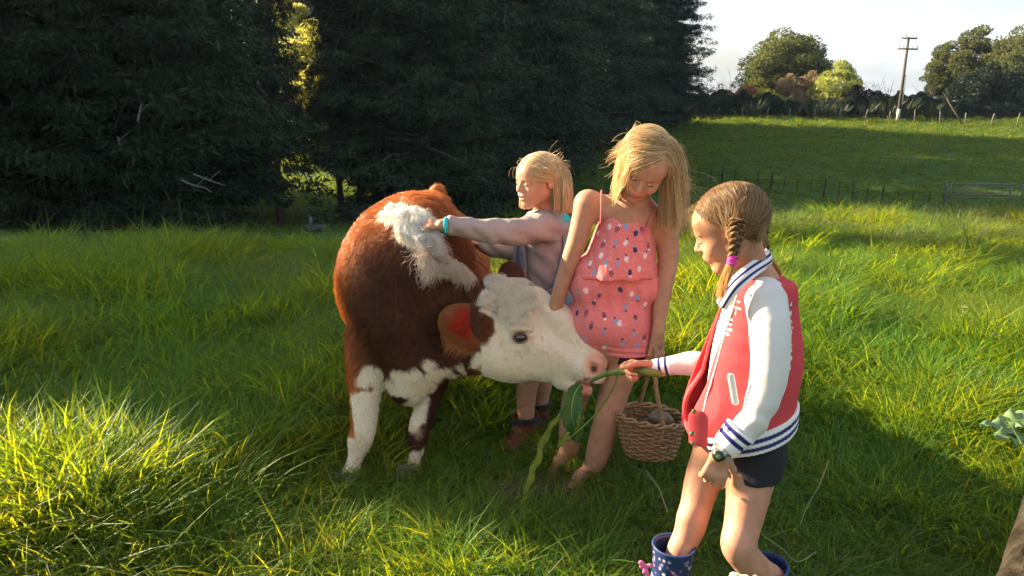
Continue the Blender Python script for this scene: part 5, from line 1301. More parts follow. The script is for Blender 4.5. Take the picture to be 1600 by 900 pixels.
    tint = pal[rg.choice(4, n, p=(.35, .3, .2, .15))]*(.8+.4*rg.random((n, 1)))
    fl = []; 
    m2 = 900; i = rg.choice(n, m2); fz = strands(roots[i], nn[i]*.5+nrm(dd[i])*.9+np.array([-.3, 0, 0]), .03+.06*rg.random(m2), K, (-.1, 0, -.35), [], rg, seed=5, noise=.35)
    front = np.where(loc[:, 1] > .22)[0]; i = rg.choice(front, 500); fz2 = strands(roots[i], nn[i]*.25+nrm(dd[i])*.9+rg.standard_normal((500, 3))*.22, .03+.05*rg.random(500), K, (-.1, 0, -.5), [], rg, seed=6, noise=.5)
    hair = hair_obj('hair', np.concatenate([path, fz, fz2]), hm, np.concatenate([np.full(n, .0006), np.full(1400, .0003)]), .0002, np.concatenate([tint, pal[rg.choice(4, 1400, p=(.1, .4, .1, .4))]]), root, base)
    def braid(cp, r, tail, name='braid'):
        c_ = spline(cp, 60); T = nrm(np.gradient(c_, axis=0)); a = nrm(np.cross(T, [0, 1, 0.1])); bq = np.cross(T, a)
        Ls = np.linalg.norm(np.diff(c_, axis=0), axis=1).sum(); turns = Ls/.044
        ph = np.linspace(0, 2*pi*turns, 60); taper = np.linspace(1, .62, 60)
        allp = []; tn = []
        for k in range(3):
            x = r*.62*np.sin(ph+k*2*pi/3); y = r*.40*np.sin(2*(ph+k*2*pi/3))
            core = c_+a*(x*taper)[:, None]+bq*(y*taper)[:, None]
            m = 260; o = rg.standard_normal((m, 2)); o = o/np.linalg.norm(o, axis=1)[:, None]*np.sqrt(rg.random((m, 1)))*r*.50
            pth = core[None]+a[None]*(o[:, :1]*taper[None])[..., None]+bq[None]*(o[:, 1:]*taper[None])[..., None]
            allp.append(pth); tn.append(pal[rg.choice(4, m, p=(.4, .35, .1, .15))]*(.7+.5*rg.random((m, 1))))
        br = hair_obj('braid', np.concatenate(allp), hm, .0011, .0009, np.concatenate(tn), root, base)
        m = 500; e0 = c_[-1]; o = rg.standard_normal((m, 3))*r*.28; dr = nrm(np.asarray(tail)-e0)
        pt_ = strands(e0+o*.6, dr+o*6, np.full(m, np.linalg.norm(np.asarray(tail)-e0))*(.75+.35*rg.random(m)), 8, (0, 0, -.3), [], rg, seed=9, noise=.15)
        hair_obj('braid_tail', pt_, hm, .0007, .0002, np.array((.62, .36, .13))*(.8+.4*rg.random((m, 1))), br)
        mb = MB(); 
        for k in range(4): mb.tube([e0-T[-1]*(.010-.006*k)+(a[-1]*cos(w)+bq[-1]*sin(w))*r*.52 for w in np.linspace(0, 2*pi, 16)[:-1]], .0034, 6, closed=True)
        mb.build('hair_tie', material('hair_tie_pink', (.80, .05, .35) if r > .015 else (.7, .6, .6), rough=.6), br)
    braid([p(1152, 345, 1.985), p(1151, 362, 1.97), p(1148, 385, 1.955), p(1144, 407, 1.95)], .0195, p(1126, 462, 1.955))
    braid([p(1186, 330, 2.13), p(1193, 352, 2.15), p(1193, 375, 2.16), p(1197, 398, 2.15)], .0175, p(1218, 428, 2.16))
    return root

# ------------------------------------------------------------------ the girl in the pink playsuit
def build_playsuit_girl():
    p = P; base = np.array([.42, 2.75, 0])
    root = tag(empty('person', base), 'barefoot girl in a pink pineapple-print playsuit holding the basket', 'person')
    Hh = .226; ctr = p(1009, 258, 2.66)
    f = nrm(np.array([-.22, -.82, -.52])); M = frame_from(f, np.array([.40, 0, 1.0]))
    W = lambda *q: w_(ctr, M, Hh, q)
    b = Clay(.0037); head_clay(b, ctr, M, Hh)
    b.cone(W(0, -.12, -.15), p(986, 332, 2.76), .043, .052, .03)
    b.cone(p(922, 318, 2.77), p(1040, 348, 2.77), .042, .042, .05)
    b.chain([p(984, 345, 2.78), p(975, 400, 2.78), p(965, 440, 2.79), p(955, 490, 2.80)], [.092, .088, .088, .10], .06)
    # arms
    b.chain([p(917, 318, 2.76), p(903, 372, 2.75), p(888, 415, 2.76), p(872, 465, 2.78), p(862, 500, 2.80)], [.044, .036, .031, .027, .020], .03)
    hand_clay(b, p(862, 500, 2.80), (-.12, .15, -1), (-1, -.1, .0), .145, [.25, .3, .3, .35], right=1)
    b.chain([p(1040, 350, 2.77), p(1044, 400, 2.76), p(1038, 445, 2.74), p(1032, 485, 2.72), p(1028, 520, 2.70)], [.045, .038, .032, .027, .019], .03)
    b.cone(p(1028, 520, 2.70), p(1027, 534, 2.70), .019, .021, .02)
    hand_clay(b, p(1027, 526, 2.70), (-.03, .0, -1), (.45, -1, .0), .155, [(.45, 1.0, .8), (.5, 1.1, .9), (.5, 1.15, .9), (.55, 1.2, .9)], thumb=(.45, .5), right=-1, spread=.03, fk=.002)
    # legs
    b.ell(p(955, 520, 2.80), (.125, .10, .10), k=.05)
    b.chain([p(975, 545, 2.80), p(962, 600, 2.78), p(950, 648, 2.76), p(944, 672, 2.77), p(935, 705, 2.79), p(926, 738, 2.80), p(922, 752, 2.80)], [.085, .062, .050, .049, .047, .032, .027], .04)
    b.chain([p(922, 545, 2.86), p(905, 600, 2.87), p(893, 645, 2.88), p(890, 670, 2.89), p(889, 700, 2.91), p(889, 728, 2.93)], [.080, .058, .045, .042, .040, .027], .04)
    # bare feet
    def foot(heel, toe, s):
        heel, toe = np.array(heel), np.array(toe); d = nrm(toe-heel); sd = np.cross(d, [0, 0, 1]); L = np.linalg.norm(toe-heel)
        b.cone(heel+[0, 0, .03], heel+d*L*.45+[0, 0, .038], .028, .024, .02); b.cone(heel+d*L*.4+[0, 0, .03], heel+d*L*.82+[0, 0, .016], .028, .022, .02, flat=((0, 0, 1), 1.2))
        for k in range(5):
            o = sd*(-.026+.013*k)*s; b.cone(heel+d*L*(.78)+o+[0, 0, .014], heel+d*L*(1.04-.035*k)+o+[0, 0, .010], .0105-.0012*k, .009-.001*k, .003)
    fz = p(922, 752, 2.80); foot([fz[0], 2.82, 0], [fz[0]-.10, 2.66, 0], 1); fz = p(889, 728, 2.93); foot([fz[0], 2.95, 0], [fz[0]-.09, 2.80, 0], 1)
    V, Q = b.mesh(1); C = np.tile(SKIN, (len(V), 1))*(1+.06*fbm(V, 14, 3, 2))[:, None]
    head_paint(C, V, ctr, M, Hh, (.30, .19, .09), .16)
    for q, r in (((951, 645, 2.72), .05), ((893, 640, 2.85), .05), ((940, 655, 2.73), .03)): paint(C, V, p(*q), r, (.50, .24, .16), .8, .4)
    mesh_obj('body', V, Q, skin_mat(), root, C, base=base)
    eyes(root, base, ctr, M, Hh, material('eye_pale', attr='Col', rough=.1, spec=.5), (.12, .16, .18), open_=.12)
    PINK = np.array((.78, .215, .205))
    pm = linen('playsuit_cotton')
    # bodice
    c = Clay(.0030)
    c.chain([p(980, 360, 2.78), p(972, 400, 2.775), p(964, 425, 2.78)], [.108, .120, .130], .04)
    c.cone(p(925, 425, 2.77), p(1000, 428, 2.77), .062, .060, .04)
    c.plane(p(968, 440, 2.66), (.02, -.1, -1), .012)
    c.plane(p(978, 348, 2.68), (.05, -.55, 1), .004)
    c.plane(p(928, 350, 2.7), (-1, -.15, .42), .01); c.plane(p(1020, 362, 2.7), (1, -.15, .30), .01)
    gather = lambda V_, N_: (.0038*np.sin(V_[:, 0]*210+3*fbm(V_, 6, 3)+V_[:, 2]*14)*(.25+.4*sstep(.90, 1.08, V_[:, 2])+.6*sstep(.84, .80, V_[:, 2])))*(1-.9*sstep(.99, 1.03, V_[:, 2]))+.003*np.sin(V_[:, 0]*75+V_[:, 2]*25)
    v, q = cloth_mesh(c, .003, 14, (1, 1, .3), 3, folds=gather); Nv = vnormals(v, q); hit = hitter(v)
    Cc = np.tile(PINK, (len(v), 1)); rg = np.random.default_rng(4)
    marks = [(949, 353, 'wg'), (962, 355, 'dw'), (975, 350, 'bn'), (940, 378, 'dw'), (992, 367, 'nb'), (975, 380, 'wn'), (957, 382, 'gn'), (937, 395, 'wg'), (919, 382, 'nw'), (993, 393, 'nb'), (1017, 385, 'dw'), (943, 410, 'bg'), (962, 412, 'gd'), (918, 412, 'wd'), (983, 405, 'wn'), (1002, 420, 'wg'), (1012, 400, 'wn'), (930, 365, 'wg'), (1007, 357, 'dg'), (925, 425, 'bg'), (987, 430, 'nw'), (955, 430, 'dw')]
    for (x, y, k) in marks: motif(Cc, v, Nv, hit(x, y), (rg.random()*.9-.45, 0, 1 if rg.random() < .75 else -1), k, .74)
    ii = rg.choice(len(v), 420)
    for k in ii: paint(Cc, v, v[k], .0016, (.82, .62, .6), .3, .8)
    mesh_obj('playsuit_bodice', v, q, pm, root, Cc, base=base)
    # shorts of the playsuit
    c = Clay(.0030)
    c.cone(p(930, 440, 2.79), p(995, 442, 2.79), .098, .096, .05); c.ell(p(955, 500, 2.80), (.148, .128, .12), k=.05)
    c.cone(p(978, 500, 2.79), p(982, 552, 2.78), .100, .100, .03); c.cone(p(925, 500, 2.83), p(918, 548, 2.84), .098, .094, .03)
    c.plane(p(960, 555, 2.72), (.0, -.1, -1), .004); c.plane(p(965, 428, 2.70), (0, -.1, 1), .01)
    c.cone(p(966, 610, 2.78), p(975, 553, 2.79), .082, .082, .004, sub=True); c.cone(p(910, 600, 2.86), p(915, 550, 2.85), .078, .078, .004, sub=True)
    c.cone(p(937, 500, 2.655), p(939, 540, 2.655), .006, .016, .012, sub=True); c.cone(p(939, 545, 2.66), p(940, 580, 2.68), .022, .050, .012, sub=True); c.cone(p(937, 538, 2.74), p(940, 580, 2.76), .006, .040, .015, sub=True)
    crease = lambda V_, N_: .003*np.sin(V_[:, 2]*260+4*fbm(V_, 8, 5))*sstep(.62, .52, V_[:, 2])+.0035*np.sin(V_[:, 0]*120+V_[:, 2]*20)*sstep(.62, .80, V_[:, 2])
    v, q = cloth_mesh(c, .0035, 12, (1, 1, .5), 6, folds=crease); Nv = vnormals(v, q); hit = hitter(v); Cc = np.tile(PINK, (len(v), 1))
    marks = [(901, 458, 'gb'), (915, 457, 'wg'), (940, 463, 'db'), (968, 455, 'nb'), (988, 464, 'wg'), (995, 470, 'bn'), (898, 487, 'nb'), (912, 490, 'dn'), (945, 490, 'dw'), (973, 480, 'gn'), (997, 498, 'db'), (968, 510, 'wg'), (920, 510, 'dn'), (942, 521, 'gn'), (972, 538, 'gn'), (995, 522, 'gn'), (943, 545, 'wg'), (910, 530, 'gb'), (1010, 530, 'dw'), (890, 510, 'gw'), (925, 475, 'dw'), (997, 545, 'gb'), (958, 500, 'bn'), (1010, 480, 'wn')]
    for (x, y, k) in marks: motif(Cc, v, Nv, hit(x, y), (rg.random()*.9-.45, 0, 1 if rg.random() < .75 else -1), k, .74)
    for k in rg.choice(len(v), 520): paint(Cc, v, v[k], .0016, (.82, .62, .6), .3, .8)
    for k in range(24): pass
    mesh_obj('playsuit_shorts', v, q, pm, root, Cc, base=base)
    # dark lace edge showing under the right leg
    c = Clay(.0045); c.cone(p(982, 540, 2.79), p(984, 562, 2.785), .088, .086, .01); c.plane(p(984, 560, 2.785), (0, 0, -1)); c.plane(p(984, 545, 2.785), (0, 0, 1)); c.shell(.006)
    v, q = cloth_mesh(c, .002, 60); mesh_obj('lace_edge', v, q, material('lace_dark', (.06, .015, .02), rough=.8), root, base=base)
    # straps
    for pts in ([(938, 350, 2.69), (939, 330, 2.675), (939, 305, 2.70), (940, 298, 2.76), (941, 310, 2.84)], [(1008, 358, 2.69), (1018, 340, 2.685), (1027, 326, 2.72), (1030, 322, 2.78), (1028, 335, 2.85)]):
        mb = MB(); mb.tube(spline([p(*q) for q in pts], 16), .0042, 6, flat=.5); mb.build('strap', material('strap_cotton', (.70, .16, .17), rough=.85), root, base=base)
    # neckline binding
    # hair: parted on the crown, falling over the far cheek
    hm = hair_material('blonde_hair', .35); rg = np.random.default_rng(31)
    n0 = 50000; u = nrm(rg.standard_normal((n0, 3))); loc = u*np.array([.37, .44, .375])+np.array([0, -.07, .13])
    ok = loc[:, 2] > (.16+.24*sstep(-.05, .36, loc[:, 1])-.45*sstep(.05, -.3, loc[:, 1])); loc = loc[ok][:22000]; n = len(loc)
    roots = ctr+Hh*(loc@M); nn = nrm((u[ok][:22000])@M)
    side = np.where(loc[:, 0]+.02*rg.standard_normal(n)+.0 > -.13, 1, -1)     # parting
    u_ = np.clip((loc[:, 1]+.45)/.75, 0, 1)*.85+.15*rg.random(n)
    D = np.stack([side*(.345+.03*rg.random(n)), -.38+.56*u_+.05*rg.standard_normal(n), np.where(side > 0, .0, .06)+.10*rg.standard_normal(n)], 1)
    sweep = (loc[:, 1] > .12)*(rg.random(n) < .62)*(side > 0); D[:, 1] += sweep*.17; D[:, 0] -= side*sweep*.06; D[:, 2] -= sweep*.03
    L = Hh*(.55+.35*rg.random(n))*(1+.45*(side < 0))
    coll = [(ctr+Hh*(np.array([0, -.07, .13])@M), Hh*np.array([.385, .455, .39]), M), (ctr+Hh*(np.array([0, .05, -.14])@M), Hh*np.array([.32, .34, .38]), M), (p(986, 345, 2.79), np.array([.12, .10, .05]), np.eye(3)), (ctr+Hh*(np.array([-.02, .50, -.26])@M), Hh*np.array([.27, .34, .33]), M)]
    g = np.tile(np.array([0.0, .0, -2.2]), (n, 1)); g[:, 0] += np.where(side < 0, .22, .03)
    path = comb(ctr, M, Hh, loc, D, L, 9, 10, g, coll, rg, lift=.20, seed=7, noise=.34, down=1.1)
    d0 = nn*.5+side[:, None]*M[0]*.6
    path = trim(path, np.where(path[:, -1, 0] > p(1025, 300, 2.6)[0], p(1070, 343, 2.6)[2], p(960, 300, 2.52)[2])+.026*rg.standard_normal(n)*(.6+.6*vnoise(loc, 9, 2)))
    pal = np.array([(.62, .42, .20), (.78, .58, .32), (.42, .27, .12), (.30, .18, .08), (.88, .70, .44)])
    lock = vnoise(loc*np.array([1, 1, 1]), 7, 3)
    tint = pal[rg.choice(5, n, p=(.3, .25, .2, .1, .15))]*(.8+.35*rg.random((n, 1)))*(1+.35*lock[:, None])
    i = rg.choice(n, 260); fz = strands(path[i, 5], nrm(path[i, 6]-path[i, 5])*.9+rg.standard_normal((260, 3))*.16, L[i]*(.3+.4*rg.random(260)), 18, g[i]*.5, coll[:1], rg, seed=8, noise=.35)
    hair_obj('hair', np.concatenate([path, fz]), hm, np.concatenate([np.full(n, .00055), np.full(260, .00025)]), .0003, np.clip(np.concatenate([tint, tint[i]]), 0, .95), root, base)
    return root

# ------------------------------------------------------------------ the small girl stroking the calf
def build_small_girl():
    p = P; base = np.array([.18, 3.1, 0])
    root = tag(empty('person', base), 'small smiling girl with a fair bob, mauve top and denim dungarees, stroking the calf', 'person')
    Hh = .206; ctr = p(840, 281, 3.08)
    f = nrm(np.array([-.82, -.57, -.10])); M = frame_from(f, np.array([.04, 0, 1.0]))
    W = lambda *q: w_(ctr, M, Hh, q)
    b = Clay(.0037); head_clay(b, ctr, M, Hh, mouth='open')
    b.cone(W(0, -.12, -.2), p(853, 345, 3.12), .040, .048, .03)
    b.chain([p(852, 365, 3.14), p(852, 430, 3.14), p(848, 500, 3.14)], [.085, .090, .10], .05)
    b.chain([p(858, 352, 3.04), p(790, 362, 2.92), p(700, 351, 2.80)], [.036, .030, .020], .02)
    b.cone(p(702, 351, 2.80), p(690, 351, 2.79), .019, .020, .02)
    hand_clay(b, p(697, 351, 2.80), (-1, -.05, .05), (.05, -.45, 1), .125, [.16, .18, .2, .22], thumb=(.6, .2), right=1, spread=.10)
    b.chain([p(850, 372, 3.22), p(800, 388, 3.26), p(755, 384, 3.24)], [.034, .030, .020], .02)
    hand_clay(b, p(757, 384, 3.24), (-1, -.1, .25), (.1, .3, 1), .12, [.2, .2, .2, .2], right=1)
    for (x, Y) in ((822, 3.10), (843, 3.22)):
        b.chain([p(838, 520, Y+.03), p(x+4, 585, Y), p(x, 625, Y), p(x, 690, Y)], [.075, .052, .040, .030], .03)
    V, Q = b.mesh(1); C = np.tile(SKIN*1.04, (len(V), 1)); head_paint(C, V, ctr, M, Hh, (.42, .27, .12), .12, mouth='open')
    mesh_obj('body', V, Q, skin_mat(), root, C, base=base)
    eyes(root, base, ctr, M, Hh, material('eye_small', attr='Col', rough=.1, spec=.5), (.10, .12, .14), open_=.55)
    c = Clay(.0012); 
    for k in range(-2, 3): c.ell(W(.024*k, .402-.006*abs(k), -.248), np.array([.0125, .012, .0165])*Hh, M, .0003)
    v, q = c.mesh(1); mesh_obj('teeth', v, q, material('teeth', (.78, .72, .62), rough=.3), root, base=base)
    MV = np.array((.36, .305, .285))
    tm = linen('top_jersey')
    c = Clay(.0045)
    c.chain([p(852, 360, 3.14), p(852, 420, 3.14), p(850, 470, 3.14)], [.098, .108, .112], .04)
    c.cone(p(838, 352, 3.05), p(868, 350, 3.18), .052, .055, .05)
    c.chain([p(852, 356, 3.04), p(790, 363, 2.92), p(700, 352, 2.80)], [.053, .049, .032], .03)
    c.chain([p(855, 372, 3.22), p(800, 389, 3.26), p(757, 384, 3.24)], [.050, .044, .032], .03)
    c.plane(p(699, 353, 2.80), (-1, -.2, 0), .003)
    folds = lambda V_, N_: (.0045*fbm(V_*np.array([1, 1, 2.2]), 16, 31, 2)+.0022*np.sin(V_[:, 0]*95+V_[:, 2]*90+5*fbm(V_, 7, 2)))*sstep(.12, .0, V_[:, 0])+.004*np.sin(V_[:, 2]*75+V_[:, 0]*60+2*fbm(V_, 5, 2))*sstep(.0, .12, V_[:, 0])
    v, q = cloth_mesh(c, .005, 13, (1, 1, 1), 8, folds=folds); Cc = np.tile(MV, (len(v), 1))*(1+.12*fbm(v, 12, 3))[:, None]
    top = mesh_obj('top', v, q, tm, root, Cc, base=base)
    TQ = material('turquoise_rib', (.04, .50, .58), rough=.8)
    c = Clay(.0025); c.cone(p(701, 352, 2.80), p(694, 351.6, 2.79), .0305, .029, .003); c.plane(p(694, 352, 2.79), (-1, 0, 0)); c.plane(p(700, 352, 2.80), (1, 0, 0)); c.shell(.006); v, q = c.mesh(1); mesh_obj('cuff', v, q, TQ, top)
    c = Clay(.003); c.ell(p(868, 342, 3.14), (.055, .065, .030), k=.01); c.shell(.008); c.cone(p(855, 352, 3.12), W(0, -.12, -.2), .046, .044, .004, sub=True); v, q = cloth_mesh(c, .004, 40); mesh_obj('collar', v, q, TQ, top)
    # dungarees
    dn = material('denim', (.16, .19, .24), rough=.9, spec=.1, noisecol=(.20, .235, .29), nscale=220, bump=(500, .0012, .5))
    c = Clay(.0055); c.chain([p(850, 470, 3.14), p(846, 520, 3.14), p(842, 550, 3.14)], [.125, .125, .12], .05)
    for (x, Y) in ((826, 3.10), (848, 3.22)): c.cone(p(842, 540, Y), p(x+2, 588, Y), .085, .072, .03)
    c.plane(p(835, 568, 3.12), (0, 0, -1), .004); c.plane(p(865, 445, 3.0), (.45, -.2, 1.0), .006); c.shell(.014)
    v, q = cloth_mesh(c, .004, 15, seed=4); dg = mesh_obj('dungarees', v, q, dn, root, base=base)
    for pts, w in (([(803, 440, 3.04), (804, 415, 3.05), (808, 380, 3.06), (824, 352, 3.10)], .010), ([(858, 448, 3.02), (870, 430, 3.025), (876, 405, 3.04), (880, 380, 3.06), (876, 352, 3.10)], .012)):
        mb = MB(); mb.tube(spline([p(*q) for q in pts], 14), w, 8, flat=.3); mb.build('dungaree_strap', dn, dg)
    c = Clay(.0035); c.chain([p(812, 396, 3.08), p(812, 446, 3.08)], [.05, .055], .02, flat=((-.9, -.45, 0), 3.0)); v, q = cloth_mesh(c, .002, 20); mesh_obj('bib', v, q, dn, dg)
    mb = MB(); mb.tube(spline([p(800, 452, 3.01), p(830, 458, 3.005), p(862, 452, 3.01), p(880, 440, 3.04)], 16), .008, 8, flat=.4); mb.build('waistband', dn, dg)
    # wine-red boots
    bm_ = material('wine_rubber', (.16, .022, .025), rough=.45, noisecol=(.20, .05, .05), nscale=30); rm = material('black_rubber', (.012, .012, .014), rough=.5)
    for (x, Y, ty) in ((818, 3.10, 650), (840, 3.22, 628)):
        t_ = p(x, ty, Y); c = Clay(.003)
        c.cone(t_, [t_[0], Y, .08], .056, .048, .02); c.cone([t_[0], Y+.01, .05], [t_[0]-.05, Y-.10, .035], .045, .040, .03); c.plane(t_, (0, 0, 1)); c.plane((0, 0, -.01), (0, 0, -1)); c.cone(t_+[0, 0, .03], [t_[0], Y, .12], .050, .044, .001, sub=True)
        v, q = c.mesh(2); bt = mesh_obj('boot', v, q, bm_, root, base=base)
        mb = MB()
        for dz in (0, -.008, -.016): mb.tube([t_+[.0565*cos(w), .0565*sin(w), dz] for w in np.linspace(0, 2*pi, 28)[:-1]], .0052, 6, closed=True)
        mb.build('boot_rim', rm, bt)
    # bob
    hm = hair_material('bob_hair', .3); rg = np.random.default_rng(41)
    n0 = 22000; u = nrm(rg.standard_normal((n0, 3))); loc = u*np.array([.37, .44, .375])+np.array([0, -.07, .13])
    ok = loc[:, 2] > (.06+.12*sstep(-.02, .36, loc[:, 1])-.42*sstep(.0, -.3, loc[:, 1])); loc = loc[ok][:12500]; n = len(loc); nn = nrm(u[ok][:12500]@M)
    roots = ctr+Hh*(loc@M);
    side = np.where(loc[:, 0] > 0.10, 1, -1)
    u_ = np.clip((loc[:, 1]+.45)/.75, 0, 1)
    D = np.stack([side*(.375+.02*rg.random(n)), np.where(side < 0, -.40+.28*u_, -.35+.42*u_)+.03*rg.standard_normal(n), np.where(side < 0, .06, .05)+.04*rg.standard_normal(n)], 1)
    L = Hh*(.62+.1*rg.random(n))
    coll = [(ctr+Hh*(np.array([0, -.07, .13])@M), Hh*np.array([.385, .455, .39]), M), (ctr+Hh*(np.array([0, -.05, -.14])@M), Hh*np.array([.365, .40, .40]), M)]
    g = np.tile(np.array([.0, 0.0, -1.7]), (n, 1)); path = comb(ctr, M, Hh, loc, D, L, 9, 8, g, coll, rg, lift=.09, seed=11, noise=.05, down=1.2)
    d0 = nn
    path = trim(path, p(850, 323, 3.05)[2]+.004*rg.standard_normal(n)+0*path[:, 0, 0]); 
    pal = np.array([(.66, .46, .24), (.80, .62, .38), (.46, .30, .14), (.88, .72, .50)]); tint = pal[rg.choice(4, n, p=(.35, .3, .2, .15))]*(.8+.35*rg.random((n, 1)))
    i = rg.choice(n, 450); fz = strands(path[i, 3], nn[i]*.5+nrm(path[i, 4]-path[i, 3])+rg.standard_normal((450, 3))*.3, L[i]*(.25+.4*rg.random(450)), 16, g[i]*.4, coll[:1], rg, seed=12, noise=.4)
    hair_obj('hair', np.concatenate([path, fz]), hm, np.concatenate([np.full(n, .0009), np.full(450, .00035)]), .0004, np.clip(np.concatenate([tint, tint[i]]), 0, .95), root, base)
    return root
# ================================================================== things held, hung and lying about
def leaf_mesh(name, spine, widths, mat, parent, nrm_hint, base, fold=.25, wave=.0, wf=5, seed=0):
    sp = spline(spine, 26); n = len(sp); T = nrm(np.gradient(sp, axis=0)); V = []; nv = 9; wd = np.interp(np.linspace(0, 1, n), np.linspace(0, 1, len(widths)), widths)
    for i in range(n):
        s = nrm(np.cross(T[i], nrm_hint)); no = np.cross(s, T[i])
        for j in range(nv):
            v = -1+2*j/(nv-1); ed = 1+.10*sin(i*1.9+j*2+seed)*abs(v)
            V.append(sp[i]+s*wd[i]*v*ed+no*(fold*wd[i]*abs(v)+wave*abs(v)*sin(i/n*2*pi*wf+seed+(1 if v > 0 else 0))))
    Fq = np.array([(i*nv+j, i*nv+j+1, (i+1)*nv+j+1, (i+1)*nv+j) for i in range(n-1) for j in range(nv-1)])
    o = mesh_obj(name, np.array(V), Fq, mat, parent, base=base); s_ = o.modifiers.new('thick', 'SOLIDIFY'); s_.thickness = .0008
    mb = MB(); mb.tube(sp[:-2]+np.array([0, -.001, 0]), np.linspace(.0028, .0008, n-2), 5); mb.build('midrib', material('midrib', (.22, .32, .08), rough=.6), o)
    return o
def build_stem():
    p = P; b = p(1030, 583, 2.375); root = tag(empty('leafy_stem', tuple(b)), 'thick green leafy stem with a cut end, held out to the calf', 'plant stem')
    sm = material('green_stem', (.10, .17, .035), rough=.5, noisecol=(.16, .22, .05), nscale=40, bump=(80, .002, .4))
    pts = spline([p(1033, 584, 2.372), p(1008, 581, 2.375), p(975, 580, 2.42), p(950, 584, 2.50), p(925, 594, 2.62)], 24); mb = MB(); mb.tube(pts, np.interp(np.linspace(0, 1, 24), [0, .1, .14, .3, .42, .46, 1], [.0125, .0118, .0135, .0105, .0100, .0118, .007]), 10); mb.build('stem', sm, root, base=b)
    c = Clay(.0016); c.cone(pts[0]+[.0005, 0, 0], pts[0]+[.004, 0, 0], .0118, .0105, .002); v, q = c.mesh(1); mesh_obj('cut_end', v, q, material('cut_wood', (.52, .36, .17), rough=.8, noisecol=(.20, .12, .05), nscale=160), root, base=b)
    tw = spline([p(965, 585, 2.46), p(955, 612, 2.47), p(930, 648, 2.50), p(905, 672, 2.52), p(872, 698, 2.54)], 18); MB().tube(tw, np.linspace(.0042, .002, 18), 6).build('twig', sm, root, base=b)
    lm = material('broad_leaf', (.06, .19, .035), rough=.4, spec=.45, transl=.4, noisecol=(.07, .17, .03), nscale=30, bump=(60, .002, .4)); ly = material('sunlit_leaf', (.30, .38, .04), rough=.45, spec=.4, transl=.5, noisecol=(.14, .24, .03), nscale=25, bump=(60, .002, .4))  # the yellower material puts sunlight into the leaf colour
    leaf_mesh('leaf', [p(908, 600, 2.64), p(898, 615, 2.60), p(893, 645, 2.57), p(899, 672, 2.56), p(902, 692, 2.56)], [.012, .032, .040, .032, .004], lm, root, (0.1, -1, 0), b, fold=.20, wave=.003)
    leaf_mesh('leaf', [p(903, 625, 2.60), p(905, 650, 2.56), p(902, 668, 2.55), p(896, 680, 2.55), p(887, 690, 2.56)], [.006, .022, .028, .018, .002], ly, root, (.9, -.6, 0), b, fold=.3, wave=.004)
    leaf_mesh('leaf', [p(885, 632, 2.58), p(868, 655, 2.55), p(850, 680, 2.53), p(838, 715, 2.50), p(826, 745, 2.47), p(818, 775, 2.45), p(812, 795, 2.44)], [.003, .010, .018, .017, .020, .013, .003], ly, root, (.75, -.75, .1), b, fold=.5, wave=.006, wf=6, seed=2)
    leaf_mesh('leaf', [p(890, 675, 2.54), p(882, 682, 2.53), p(876, 692, 2.53), p(872, 700, 2.53)], [.003, .012, .012, .002], ly, root, (.3, -1, 0), b, fold=.3, wave=.002)
